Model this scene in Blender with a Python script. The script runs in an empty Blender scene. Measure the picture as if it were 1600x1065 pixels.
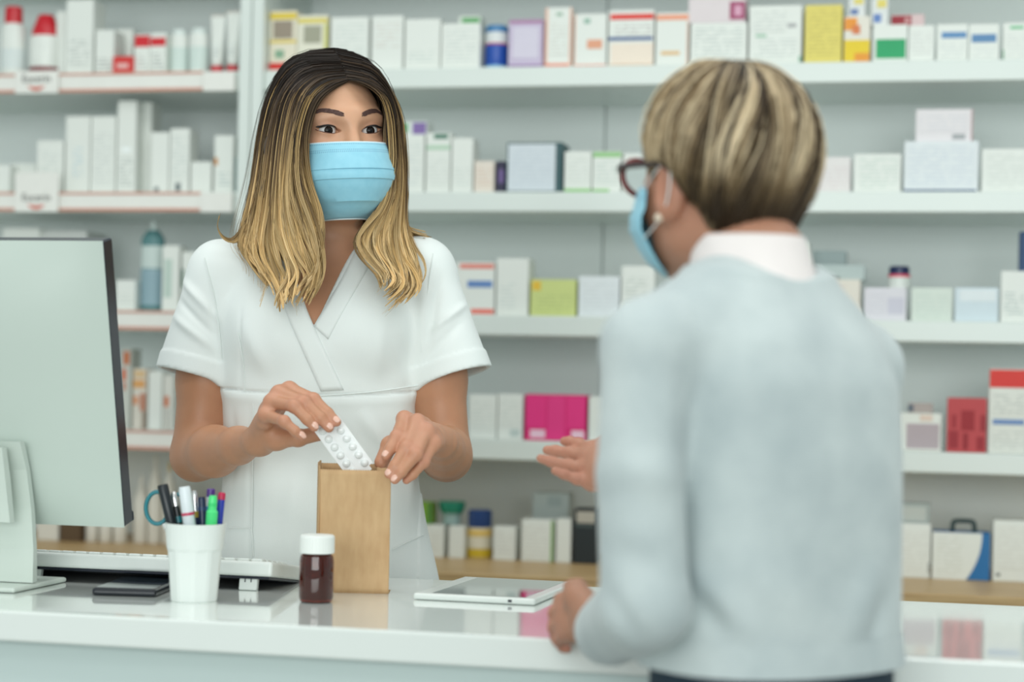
import bpy, bmesh, math, random
import numpy as np
from mathutils import Matrix, Vector

# ------------------------------------------------------------------ camera, world, lights, exposure
SC = bpy.context.scene
COL = SC.collection
YAW = math.radians(12.7)          # the camera looks 12.7 degrees to the left of the shelf wall's normal
FPX = 3000.0                      # focal length in pixels of the 1600 px frame
HOR = 600.0                       # image row of the eye level at the middle column
EYE = 1.219                       # camera height in metres
ROLL = 0.02175                    # the picture is turned a little clockwise
CA, SA = math.cos(YAW), math.sin(YAW)

cam_data = bpy.data.cameras.new('camera')
cam = bpy.data.objects.new('camera', cam_data); COL.objects.link(cam)
cam.location = (0, 0, EYE)
cam.rotation_euler = (Matrix.Rotation(YAW, 3, 'Z') @ Matrix.Rotation(math.pi/2, 3, 'X') @ Matrix.Rotation(ROLL, 3, 'Z')).to_euler()
cam_data.sensor_width = 36.0
cam_data.lens = 36.0*FPX/1600.0
cam_data.shift_y = -(532.5-HOR)/1600.0
cam_data.clip_start = 0.05
cam_data.dof.use_dof = True
cam_data.dof.focus_distance = 2.60
cam_data.dof.aperture_fstop = 2.5
SC.camera = cam

world = bpy.data.worlds.new('daylight'); SC.world = world; world.use_nodes = True
wb = world.node_tree.nodes['Background']
wb.inputs[0].default_value = (0.90, 1.0, 0.985, 1); wb.inputs[1].default_value = 0.52

def area_light(name, loc, rot, sx, sy, power, col):
    l = bpy.data.lights.new(name, 'AREA'); l.shape = 'RECTANGLE'; l.size = sx; l.size_y = sy
    l.energy = power; l.color = col
    o = bpy.data.objects.new(name, l); COL.objects.link(o); o.location = loc; o.rotation_euler = rot
    return o
LC = (1.0, 1.0, 0.97)
# ceiling light panels of the shop
for lx, ly, lp in ((-1.3, 2.3, 8), (0.5, 2.3, 8), (-1.2, 0.7, 8), (1.0, 0.7, 7), (-0.2, -0.9, 9)):
    area_light('ceiling_panel_light', (lx, ly, 3.0), (0, 0, 0), 1.5, 0.7, lp, LC)
# daylight from the shop front behind the camera
area_light('shop_front_daylight', (0.6, -6.0, 2.1), (math.radians(86), 0, math.radians(4)), 7.0, 2.8, 250, (0.94, 1.0, 0.985))

vs = SC.view_settings
vs.view_transform = 'Standard'; vs.look = 'None'; vs.gamma = 1.0; vs.use_curve_mapping = False
vs.exposure = 0.24

# ------------------------------------------------------------------ frames
def c2w(x, d, z):                 # camera frame (right, depth, height) to the room frame
    return Vector((x*CA - d*SA, x*SA + d*CA, z))
def der(px, py):                  # undo the camera roll: offsets from the optical axis
    dx, dy = px-800, py-HOR; c, s = math.cos(ROLL), math.sin(ROLL)
    return dx*c+dy*s, -dx*s+dy*c
def pxd(px, py, d):               # measured pixel at a depth -> camera frame
    u, v = der(px, py); return (u/FPX*d, d, EYE-v*d/FPX)
def xz_on(px, py, yroom):         # the point of the room plane y = yroom seen at a pixel
    u, v = der(px, py); d = yroom/(CA + u/FPX*SA)
    return c2w(*pxd(px, py, d))
def on_height(px, py, z):         # the point of the horizontal plane z seen at a pixel
    u, v = der(px, py); d = FPX*(EYE-z)/v
    return c2w(u/FPX*d, d, z)

# ------------------------------------------------------------------ materials (all procedural)
MATS = {}
def srgb(r, g, b):
    f = lambda c: (c/255/12.92) if c/255 <= 0.04045 else ((c/255+0.055)/1.055)**2.4
    return (f(r), f(g), f(b))
def mat(name, col, rough=0.5, metal=0.0, noise=0.04, scale=40, bump=0.0, bscale=200, **kw):
    if name in MATS: return MATS[name]
    m = bpy.data.materials.new(name); m.use_nodes = True; MATS[name] = m
    nt = m.node_tree; b = nt.nodes['Principled BSDF']
    b.inputs['Roughness'].default_value = rough; b.inputs['Metallic'].default_value = metal
    for k, v in kw.items(): b.inputs[k.replace('_', ' ')].default_value = v
    tc = nt.nodes.new('ShaderNodeTexCoord')
    n = nt.nodes.new('ShaderNodeTexNoise'); n.inputs['Scale'].default_value = scale; n.inputs['Detail'].default_value = 3
    nt.links.new(tc.outputs['Object'], n.inputs['Vector'])
    mx = nt.nodes.new('ShaderNodeMix'); mx.data_type = 'RGBA'
    mx.inputs[6].default_value = (*[c*(1-noise) for c in col], 1); mx.inputs[7].default_value = (*[min(1, c*(1+noise)) for c in col], 1)
    nt.links.new(n.outputs['Fac'], mx.inputs[0]); nt.links.new(mx.outputs[2], b.inputs['Base Color'])
    if bump:
        n2 = nt.nodes.new('ShaderNodeTexNoise'); n2.inputs['Scale'].default_value = bscale; n2.inputs['Detail'].default_value = 2
        nt.links.new(tc.outputs['Object'], n2.inputs['Vector'])
        bp = nt.nodes.new('ShaderNodeBump'); bp.inputs['Strength'].default_value = bump; bp.inputs['Distance'].default_value = 0.002
        nt.links.new(n2.outputs['Fac'], bp.inputs['Height']); nt.links.new(bp.outputs[0], b.inputs['Normal'])
    return m
def colmat(r, g, b, rough=0.5):
    return mat('print_%d_%d_%d' % (r, g, b), srgb(r, g, b), rough)
def text_mat(r, g, b, br=225, bg=230, bb=225):
    """flat small print: broken grey lines on the carton colour"""
    name = 'small_print_%d_%d_%d_%d' % (r, g, b, bb)
    if name in MATS: return MATS[name]
    m = bpy.data.materials.new(name); m.use_nodes = True; MATS[name] = m
    nt = m.node_tree; bs = nt.nodes['Principled BSDF']; bs.inputs['Roughness'].default_value = 0.5
    tc = nt.nodes.new('ShaderNodeTexCoord'); sp = nt.nodes.new('ShaderNodeSeparateXYZ'); nt.links.new(tc.outputs['Object'], sp.inputs[0])
    def mth(op, a, b=None):
        n = nt.nodes.new('ShaderNodeMath'); n.operation = op
        for i, v in enumerate((a, b)):
            if v is None: continue
            if isinstance(v, (int, float)): n.inputs[i].default_value = v
            else: nt.links.new(v, n.inputs[i])
        return n.outputs[0]
    fr = mth('FRACT', mth('MULTIPLY', sp.outputs['Z'], 130.0))
    line = mth('LESS_THAN', fr, 0.42)
    n = nt.nodes.new('ShaderNodeTexNoise'); n.inputs['Scale'].default_value = 70; n.inputs['Detail'].default_value = 1
    mp = nt.nodes.new('ShaderNodeMapping'); mp.inputs['Scale'].default_value = (1, 1, 1.9)
    nt.links.new(tc.outputs['Object'], mp.inputs[0]); nt.links.new(mp.outputs[0], n.inputs['Vector'])
    wd = mth('GREATER_THAN', n.outputs['Fac'], 0.46)
    f = mth('MULTIPLY', mth('MULTIPLY', line, wd), 0.6)
    mx = nt.nodes.new('ShaderNodeMix'); mx.data_type = 'RGBA'; nt.links.new(f, mx.inputs[0])
    mx.inputs[6].default_value = (*srgb(br, bg, bb), 1); mx.inputs[7].default_value = (*srgb(r, g, b), 1)
    nt.links.new(mx.outputs[2], bs.inputs['Base Color'])
    return m
def attr_mat(name, rough=0.5, bump=0.0, bscale=300, sss=0.0, **kw):
    if name in MATS: return MATS[name]
    m = bpy.data.materials.new(name); m.use_nodes = True; MATS[name] = m
    nt = m.node_tree; b = nt.nodes['Principled BSDF']; b.inputs['Roughness'].default_value = rough
    for k, v in kw.items(): b.inputs[k.replace('_', ' ')].default_value = v
    a = nt.nodes.new('ShaderNodeAttribute'); a.attribute_name = 'tone'
    tc = nt.nodes.new('ShaderNodeTexCoord'); n = nt.nodes.new('ShaderNodeTexNoise')
    n.inputs['Scale'].default_value = 60; n.inputs['Detail'].default_value = 4
    nt.links.new(tc.outputs['Object'], n.inputs['Vector'])
    hs = nt.nodes.new('ShaderNodeHueSaturation')
    mr = nt.nodes.new('ShaderNodeMapRange'); mr.inputs[3].default_value = 0.94; mr.inputs[4].default_value = 1.06
    nt.links.new(n.outputs['Fac'], mr.inputs[0]); nt.links.new(mr.outputs[0], hs.inputs['Value'])
    nt.links.new(a.outputs['Color'], hs.inputs['Color']); nt.links.new(hs.outputs[0], b.inputs['Base Color'])
    if sss:
        b.inputs['Subsurface Weight'].default_value = sss; b.inputs['Subsurface Radius'].default_value = (1.0, 0.35, 0.2); b.inputs['Subsurface Scale'].default_value = 0.006
    if bump:
        n2 = nt.nodes.new('ShaderNodeTexNoise'); n2.inputs['Scale'].default_value = bscale; n2.inputs['Detail'].default_value = 2
        nt.links.new(tc.outputs['Object'], n2.inputs['Vector'])
        bp = nt.nodes.new('ShaderNodeBump'); bp.inputs['Strength'].default_value = bump; bp.inputs['Distance'].default_value = 0.001
        nt.links.new(n2.outputs['Fac'], bp.inputs['Height']); nt.links.new(bp.outputs[0], b.inputs['Normal'])
    return m

# ------------------------------------------------------------------ object helpers
def link(o, parent=None):
    COL.objects.link(o)
    if parent is not None: o.parent = parent
    return o
def tag(o, label=None, cat=None, group=None, kind=None):
    if label: o['label'] = label
    if cat: o['category'] = cat
    if group: o['group'] = group
    if kind: o['kind'] = kind
    return o
def empty(name, loc, rz=0.0):
    o = bpy.data.objects.new(name, None); o.empty_display_size = 0.05
    o.location = loc; o.rotation_euler = (0, 0, rz); COL.objects.link(o); return o
def mesh_obj(name, verts, faces, m, parent=None, smooth=False, loc=None, tone=None):
    me = bpy.data.meshes.new(name)
    verts = np.asarray(verts, np.float32).reshape(-1, 3)
    if isinstance(faces, np.ndarray):
        nf, k = faces.shape
        me.vertices.add(len(verts)); me.vertices.foreach_set('co', verts.ravel())
        me.loops.add(nf*k); me.loops.foreach_set('vertex_index', faces.astype(np.int32).ravel())
        me.polygons.add(nf); me.polygons.foreach_set('loop_start', np.arange(0, nf*k, k, dtype=np.int32))
        me.update(calc_edges=True); me.validate()
    else:
        me.from_pydata([tuple(map(float, v)) for v in verts], [], [tuple(f) for f in faces]); me.update()
    if tone is not None:
        ca = me.color_attributes.new('tone', 'FLOAT_COLOR', 'POINT')
        t = np.ones((len(verts), 4), np.float32); t[:, :3] = tone
        ca.data.foreach_set('color', t.ravel())
    if smooth: me.polygons.foreach_set('use_smooth', np.ones(len(me.polygons), bool))
    me.materials.append(m)
    o = bpy.data.objects.new(name, me)
    if loc is not None: o.location = loc
    return link(o, parent)
def bm_obj(name, bm, m, parent=None, loc=None, rot=None, smooth=False):
    me = bpy.data.meshes.new(name); bm.to_mesh(me); bm.free(); me.materials.append(m)
    if smooth: me.polygons.foreach_set('use_smooth', np.ones(len(me.polygons), bool))
    o = bpy.data.objects.new(name, me)
    if loc is not None: o.location = loc
    if rot is not None: o.rotation_euler = rot
    return link(o, parent)
def bm_box(bm, x0, x1, y0, y1, z0, z1, bev=0.0, seg=1):
    r = bmesh.ops.create_cube(bm, size=1.0)
    vs_ = r['verts']
    bmesh.ops.scale(bm, vec=(x1-x0, y1-y0, z1-z0), verts=vs_)
    bmesh.ops.translate(bm, vec=((x0+x1)/2, (y0+y1)/2, (z0+z1)/2), verts=vs_)
    if bev:
        es = list({e for v in vs_ for e in v.link_edges})
        bmesh.ops.bevel(bm, geom=es, offset=bev, segments=seg, affect='EDGES', profile=0.5)
def box(name, x0, x1, y0, y1, z0, z1, m, parent=None, bev=0.0, loc=None, seg=1):
    bm = bmesh.new(); bm_box(bm, x0, x1, y0, y1, z0, z1, bev, seg)
    return bm_obj(name, bm, m, parent, loc)
def lathe(name, prof, m, parent=None, n=28, loc=None, sx=1.0, sy=1.0, smooth=True, cap=True):
    prof = np.array(prof, float); k = len(prof)
    a = np.linspace(0, 2*np.pi, n, endpoint=False)
    v = np.zeros((k, n, 3)); v[..., 0] = prof[:, :1]*np.cos(a)*sx; v[..., 1] = prof[:, :1]*np.sin(a)*sy; v[..., 2] = prof[:, 1:2]
    f = [(i*n+j, i*n+(j+1) % n, (i+1)*n+(j+1) % n, (i+1)*n+j) for i in range(k-1) for j in range(n)]
    if cap:
        f.append(tuple(range(n-1, -1, -1))); f.append(tuple((k-1)*n+j for j in range(n)))
    o = mesh_obj(name, v.reshape(-1, 3), f, m, parent, False, loc)
    if smooth:
        fl = np.ones(len(o.data.polygons), bool)
        o.data.polygons.foreach_set('use_smooth', fl)
        try: o.data.set_sharp_from_angle(angle=math.radians(35))
        except Exception: pass
    return o
def spline(pts, n):
    """Catmull-Rom through pts (k,3) resampled to n points, uniform parameter"""
    P = np.asarray(pts, float); k = len(P)
    P = np.vstack([2*P[0]-P[1], P, 2*P[-1]-P[-2]])
    t = np.linspace(0, k-1-1e-6, n); i = t.astype(int); u = (t-i)[:, None]
    p0, p1, p2, p3 = P[i], P[i+1], P[i+2], P[i+3]
    return 0.5*((2*p1)+(-p0+p2)*u+(2*p0-5*p1+4*p2-p3)*u*u+(-p0+3*p1-3*p2+p3)*u**3)
def tubes(paths, rad, sides=3):
    """paths (n,m,3), rad (n,m) -> verts, quads for n tubes"""
    paths = np.asarray(paths, float); n, m, _ = paths.shape
    T = np.gradient(paths, axis=1); T /= np.linalg.norm(T, axis=2, keepdims=True)+1e-9
    ref = np.zeros_like(T); ref[..., 1] = 1.0
    A = np.cross(T, ref); ln = np.linalg.norm(A, axis=2, keepdims=True)
    ref2 = np.zeros_like(T); ref2[..., 0] = 1.0
    A = np.where(ln < 0.15, np.cross(T, ref2), A); A /= np.linalg.norm(A, axis=2, keepdims=True)+1e-9
    B = np.cross(T, A)
    an = np.arange(sides)*2*np.pi/sides
    if sides == 2:                                  # flat hair ribbons, each turned a little at random
        th = np.random.default_rng(n).uniform(-.9, .9, (n, 1, 1)); wd_ = np.cos(th)*A+np.sin(th)*B
        V = np.stack([paths-wd_*rad[..., None], paths+wd_*rad[..., None]], 2); idx = np.arange(n*m*2).reshape(n, m, 2)
        return V.reshape(-1, 3), np.stack([idx[:, :-1, 0], idx[:, :-1, 1], idx[:, 1:, 1], idx[:, 1:, 0]], -1).reshape(-1, 4)
    V = paths[:, :, None, :] + rad[:, :, None, None]*(np.cos(an)[None, None, :, None]*A[:, :, None, :]+np.sin(an)[None, None, :, None]*B[:, :, None, :])
    idx = np.arange(n*m*sides).reshape(n, m, sides)
    a = idx[:, :-1, :]; b = np.roll(a, -1, axis=2); d = idx[:, 1:, :]; c = np.roll(d, -1, axis=2)
    F = np.stack([a, b, c, d], -1).reshape(-1, 4)
    return V.reshape(-1, 3), F
def tube_obj(name, pts, r, m, parent=None, n=24, sides=8, loc=None):
    p = spline(pts, n); rr = np.interp(np.linspace(0, 1, n), np.linspace(0, 1, len(np.atleast_1d(r))), np.atleast_1d(r))
    v, f = tubes(p[None], rr[None], sides)
    nv = len(v); fl = [tuple(q) for q in f]+[tuple(range(sides-1, -1, -1)), tuple(range(nv-sides, nv))]
    return mesh_obj(name, v, fl, m, parent, True, loc)
def text_obj(name, body, size, m, parent, loc, rot, ext=0.0004):
    cu = bpy.data.curves.new(name, 'FONT'); cu.body = body; cu.size = size; cu.extrude = ext; cu.align_x = 'CENTER'; cu.align_y = 'CENTER'
    tmp = bpy.data.objects.new(name, cu); COL.objects.link(tmp)
    dg = bpy.context.evaluated_depsgraph_get(); dg.update()
    me = bpy.data.meshes.new_from_object(tmp.evaluated_get(dg)); bpy.data.objects.remove(tmp); bpy.data.curves.remove(cu)
    me.materials.clear(); me.materials.append(m); me.name = name
    o = bpy.data.objects.new(name, me); o.location = loc; o.rotation_euler = rot
    return link(o, parent)

# ------------------------------------------------------------------ smooth implicit bodies -> one continuous surface
def smin(a, b, k):
    h = np.clip(0.5+0.5*(b-a)/k, 0, 1)
    return b*(1-h)+a*h-k*h*(1-h)
class Prim:
    def __init__(s, fn, lo, hi, k=0.01, op='u'): s.fn, s.lo, s.hi, s.k, s.op = fn, np.array(lo, float), np.array(hi, float), k, op
def cap(a, b, r1, r2, k=0.01, op='u', sq=None):
    a = np.array(a, float); b = np.array(b, float); ba = b-a; L2 = ba@ba+1e-12
    def fn(X, Y, Z):
        px, py, pz = X-a[0], Y-a[1], Z-a[2]
        t = np.clip((px*ba[0]+py*ba[1]+pz*ba[2])/L2, 0, 1)
        return np.sqrt((px-t*ba[0])**2+(py-t*ba[1])**2+(pz-t*ba[2])**2)-(r1+(r2-r1)*t)
    r = max(r1, r2)
    return Prim(fn, np.minimum(a, b)-r, np.maximum(a, b)+r, k, op)
def chain(pts, rad, k=0.01, k0=None):
    return [cap(pts[i], pts[i+1], rad[i], rad[i+1], (k0 if (k0 and i == 0) else k)) for i in range(len(pts)-1)]
def ell(c, r, R=None, k=0.01, op='u'):
    c = np.array(c, float); r = np.array(r, float); R = np.eye(3) if R is None else R   # columns = local axes
    def fn(X, Y, Z):
        px, py, pz = X-c[0], Y-c[1], Z-c[2]
        q = [px*R[0, i]+py*R[1, i]+pz*R[2, i] for i in range(3)]
        k0 = np.sqrt(sum((q[i]/r[i])**2 for i in range(3))); k1 = np.sqrt(sum((q[i]/r[i]**2)**2 for i in range(3)))+1e-9
        return k0*(k0-1)/k1
    m = r.max()
    return Prim(fn, c-m, c+m, k, op)
def sections(rows, R2=None, k=0.02, n=2.4, cut=True):
    """rows of (z, cx, cy, a, b): stacked super-ellipses; R2 = angle of the long axis about z"""
    rows = sorted(rows); A = np.array(rows, float); ca, sa = math.cos(R2 or 0), math.sin(R2 or 0)
    zs = np.linspace(A[0, 0], A[-1, 0], 160)
    def sm(col):
        v = np.interp(zs, A[:, 0], A[:, col]); ker = np.hanning(17); ker /= ker.sum()
        return np.convolve(np.pad(v, 8, mode='edge'), ker, 'valid')
    C = [sm(i) for i in range(1, 5)]
    z0, z1 = A[0, 0], A[-1, 0]
    def fn(X, Y, Z):
        cx, cy, a, b = [np.interp(Z, zs, c) for c in C]
        x, y = X-cx, Y-cy
        u, v = (x*ca+y*sa), (-x*sa+y*ca)
        q = (np.abs(u/a)**n+np.abs(v/b)**n)**(1/n)
        d = (q-1)*np.minimum(a, b)*1.05
        dz = np.maximum(z0-Z, Z-z1)
        return np.maximum(d, dz)
    m = max(A[:, 3].max(), A[:, 4].max())+0.02
    return Prim(fn, (A[:, 1].min()-m, A[:, 2].min()-m, z0-.001), (A[:, 1].max()+m, A[:, 2].max()+m, z1+.001), k)
class Vol:
    def __init__(s, lo, hi, h):
        s.lo = np.array(lo, float); s.h = h; s.n = np.ceil((np.array(hi)-s.lo)/h).astype(int)+1
        s.D = np.full(s.n, 0.06, np.float32)
        s.ax = [s.lo[i]+np.arange(s.n[i])*h for i in range(3)]
    def add(s, prims):
        for p in prims:
            mg = p.k+2.5*s.h+0.004
            i0 = np.maximum(np.floor((p.lo-mg-s.lo)/s.h).astype(int), 0); i1 = np.minimum(np.ceil((p.hi+mg-s.lo)/s.h).astype(int)+1, s.n)
            if (i1 <= i0).any(): continue
            sl = tuple(slice(i0[i], i1[i]) for i in range(3))
            X = s.ax[0][sl[0]][:, None, None]; Y = s.ax[1][sl[1]][None, :, None]; Z = s.ax[2][sl[2]][None, None, :]
            d = p.fn(X, Y, Z).astype(np.float32); cur = s.D[sl]
            if p.op == 'u': s.D[sl] = smin(cur, d, p.k)
            else: s.D[sl] = -smin(-cur, d, p.k)
        return s
    def sample(s, P):
        q = np.clip((np.asarray(P)-s.lo)/s.h, 0, np.array(s.n)-1.001); i = q.astype(int); f = q-i; r = 0
        for dx in (0, 1):
            for dy in (0, 1):
                for dz in (0, 1):
                    w = (f[..., 0] if dx else 1-f[..., 0])*(f[..., 1] if dy else 1-f[..., 1])*(f[..., 2] if dz else 1-f[..., 2])
                    r = r+w*s.D[i[..., 0]+dx, i[..., 1]+dy, i[..., 2]+dz]
        return r
    def march(s, P, dirn, dist=0.3, step=0.001):
        """first surface point from P along dirn"""
        P = np.array(P, float); dirn = np.asarray(dirn, float); out = P.copy(); done = np.zeros(P.shape[:-1], bool)
        prev = s.sample(P); cur = P.copy()
        for _ in range(int(dist/step)):
            cur = cur+dirn*step; v = s.sample(cur); hit = (~done) & (v < 0)
            fr = np.where(hit, v/(v-prev+1e-9), 0)[..., None]
            out = np.where(hit[..., None], cur-dirn*step*fr, out); done |= hit; prev = v
            if done.all(): break
        return out
    def nets(s):
        D = s.D; ins = D < 0; n = D.shape
        c = np.zeros((n[0]-1, n[1]-1, n[2]-1), np.int8)
        for dx in (0, 1):
            for dy in (0, 1):
                for dz in (0, 1):
                    c += ins[dx:n[0]-1+dx, dy:n[1]-1+dy, dz:n[2]-1+dz]
        act = (c > 0) & (c < 8); I = np.argwhere(act); N = len(I)
        idx = np.full(c.shape, -1, np.int32); idx[act] = np.arange(N)
        acc = np.zeros((N, 3)); cnt = np.zeros((N, 1))
        cor = {}
        for o in [(a, b, e) for a in (0, 1) for b in (0, 1) for e in (0, 1)]:
            cor[o] = D[I[:, 0]+o[0], I[:, 1]+o[1], I[:, 2]+o[2]]
        for o in cor:
            for axis in range(3):
                if o[axis]: continue
                o2 = list(o); o2[axis] = 1; o2 = tuple(o2)
                a, b = cor[o], cor[o2]; m = (a < 0) != (b < 0)
                t = np.where(m, a/(a-b+1e-12), 0)
                p = np.tile(np.array(o, float), (N, 1)); p[:, axis] = t
                acc += p*m[:, None]; cnt += m[:, None]
        V = s.lo+s.h*(I+acc/np.maximum(cnt, 1))
        F = []
        for axis in range(3):
            u, v = (axis+1) % 3, (axis+2) % 3
            sl0 = [slice(0, n[i]) for i in range(3)]; sl1 = list(sl0)
            sl0[axis] = slice(0, n[axis]-1); sl1[axis] = slice(1, n[axis])
            a, b = ins[tuple(sl0)], ins[tuple(sl1)]
            E = np.argwhere(a != b)
            ok = (E[:, u] > 0) & (E[:, v] > 0) & (E[:, u] < n[u]-1) & (E[:, v] < n[v]-1); E = E[ok]
            pos = a[E[:, 0], E[:, 1], E[:, 2]]
            q = []
            for du, dv in ((-1, -1), (0, -1), (0, 0), (-1, 0)):
                e = E.copy(); e[:, u] += du; e[:, v] += dv; q.append(idx[e[:, 0], e[:, 1], e[:, 2]])
            q = np.stack(q, 1); q = np.where(pos[:, None], q, q[:, ::-1]); F.append(q[(q >= 0).all(1)])
        return V, np.vstack(F)
def relax(V, F, it):
    """smooths the lattice steps out of a polygonized surface; open borders stay put"""
    E = np.vstack([np.sort(F[:, [i, (i+1) % 4]], 1) for i in range(4)]); key = E[:, 0].astype(np.int64)*len(V)+E[:, 1]
    u, ix, cn = np.unique(key, return_index=True, return_counts=True); U = E[ix]
    fixed = np.zeros(len(V), bool); fixed[U[cn == 1].ravel()] = True
    deg = np.bincount(U.ravel(), minlength=len(V)).astype(float)[:, None]+1e-9
    for k in range(it):
        f = .55 if k % 2 == 0 else -.50
        S = np.stack([np.bincount(U[:, 0], V[U[:, 1], c], len(V))+np.bincount(U[:, 1], V[U[:, 0], c], len(V)) for c in range(3)], 1)
        N = V+f*(S/deg-V); V = np.where(fixed[:, None], V, N)
    return V
def polygonize(prims, regions):
    """regions (lo, hi, h), the finest first; coarser ones leave out what the finer ones cover"""
    VV, FF, off, vols = [], [], 0, []
    for ri, (lo, hi, h) in enumerate(regions):
        vol = Vol(lo, hi, h).add(prims); vols.append(vol); V, F = vol.nets()
        if ri:
            c = V[F].mean(1); keep = np.ones(len(F), bool)
            for (l2, h2, hh) in regions[:ri]:
                l2, h2 = np.array(l2)+hh, np.array(h2)-hh
                keep &= ~((c > l2).all(1) & (c < h2).all(1))
            F = F[keep]
        used = np.unique(F); re = np.full(len(V), -1); re[used] = np.arange(len(used))
        Vr, Fr = V[used], re[F]; Vr = relax(Vr, Fr, 2 if h < .0011 else (6 if h < .002 else 12))
        VV.append(Vr); FF.append(Fr+off); off += len(used)
    return np.vstack(VV), np.vstack(FF), vols
def sstep(a, b, x):
    t = np.clip((x-a)/(b-a), 0, 1); return t*t*(3-2*t)

# ================================================================== the room
M_white = mat('white_lacquer', srgb(218, 226, 221), 0.28, noise=0.015, scale=6)
M_wallp = mat('wall_paint_pale_blue_grey', srgb(230, 236, 234), 0.6, noise=0.02, scale=5, bump=0.05)
M_floor = mat('floor_vinyl', srgb(124, 126, 120), 0.35, noise=0.06, scale=8)
M_joint = mat('joint_grey', srgb(140, 152, 152), 0.6)
SH = 3.728                 # room y of the shelf fronts
BK = SH+0.30               # room y of the back panels
CT = 0.95                  # counter height
tag(box('floor', -3.4, 3.2, -3.4, BK+0.06, -0.05, 0.0, M_floor), kind='structure')
tag(box('wall_back', -3.4, 3.2, BK+0.03, BK+0.12, 0.0, 3.0, M_wallp), kind='structure')

def plank_mat():
    m = bpy.data.materials.new('oak_laminate'); m.use_nodes = True; nt = m.node_tree; b = nt.nodes['Principled BSDF']
    b.inputs['Roughness'].default_value = 0.42
    tc = nt.nodes.new('ShaderNodeTexCoord'); mp = nt.nodes.new('ShaderNodeMapping'); mp.inputs['Scale'].default_value = (1.5, 22, 22)
    n = nt.nodes.new('ShaderNodeTexNoise'); n.inputs['Scale'].default_value = 4; n.inputs['Detail'].default_value = 6
    nt.links.new(tc.outputs['Object'], mp.inputs[0]); nt.links.new(mp.outputs[0], n.inputs['Vector'])
    r = nt.nodes.new('ShaderNodeValToRGB'); r.color_ramp.elements[0].color = (*srgb(176, 142, 96), 1); r.color_ramp.elements[1].color = (*srgb(206, 176, 128), 1)
    r.color_ramp.elements[0].position = 0.3; r.color_ramp.elements[1].position = 0.7
    nt.links.new(n.outputs['Fac'], r.inputs[0]); nt.links.new(r.outputs[0], b.inputs['Base Color']); return m
M_oak = plank_mat()

# shelf levels (height of the top face)
LV = [1.851, 1.602, 1.356, 1.108]
TH = 0.040
WOOD = 0.866
WF = 0.265               # the oak top stands this far in front of the shelves
xu = xz_on(393, 200, SH).x            # the upright between the two shelving units
xj = xz_on(947, 200, BK).x            # joint between two back panels
def shelving(label, x0, x1, panels, left_side, right_side):
    root = empty('shelving_unit', ((x0+x1)/2, SH+0.15, 0)); ox, oy = root.location.x, root.location.y
    tag(root, label, 'shelving')
    for i, z in enumerate(LV+[2.10]):
        box('shelf', x0-ox, x1-ox, SH-oy, BK-oy-0.012, z-TH, z, M_white, root, 0.002)
    for a, b in panels:
        box('back_panel', a-ox, b-ox, BK-oy-0.012, BK-oy+0.03, 0.0, 2.3, M_wallp, root, 0.0025)
    for a, b in (left_side, right_side):
        box('side_panel', a-ox, b-ox, SH-oy-0.012, BK-oy-0.012, 0.0, 2.3, M_white, root, 0.002)
    return root
XL, XR = -2.45, 1.05
unit_a = shelving('white shelving unit with price rails, behind the computer monitor', XL+.025, xu-0.026, [(XL, xu-0.002)], (XL, XL+.025), (xu-0.026, xu-0.001))
unit_b = shelving('long white shelving unit filling the wall behind the two people', xu+0.026, XR-.025, [(xu+0.002, xj-0.001), (xj+0.001, XR)], (xu+0.001, xu+0.026), (XR-.025, XR))
# base cabinets under the shelves with an oak top
for nm, x0, x1, lb in (('a', XL, xu, 'white base cabinet with oak top below the left shelving unit'), ('b', xu, XR, 'white base cabinet with oak top below the long shelving unit')):
    root = empty('base_cabinet', ((x0+x1)/2, SH+0.1, 0)); ox, oy = root.location.x, root.location.y; tag(root, lb, 'cabinet')
    a, b = (x0+.028-ox, x1-.028-ox)
    box('oak_top', a, b, SH-WF-oy, BK-0.014-oy, WOOD-0.04, WOOD, M_oak, root, 0.002)
    box('body', a, b, SH-WF+.03-oy, BK-0.014-oy, 0.08, WOOD-0.0405, M_white, root, 0.002)
    nd = 3
    for j in range(nd):
        w = (b-a)/nd
        dr = box('drawer_front', a+j*w+.003, a+(j+1)*w-.003, SH-WF+.012-oy, SH-WF+.029-oy, 0.10, WOOD-0.05, M_white, root, 0.002)
        box('handle', a+(j+.5)*w-.06, a+(j+.5)*w+.06, SH-WF-.004-oy, SH-WF+.012-oy, 0.66, 0.672, mat('steel', (.6, .6, .6), .3, 1.0), dr, 0.002)

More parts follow.
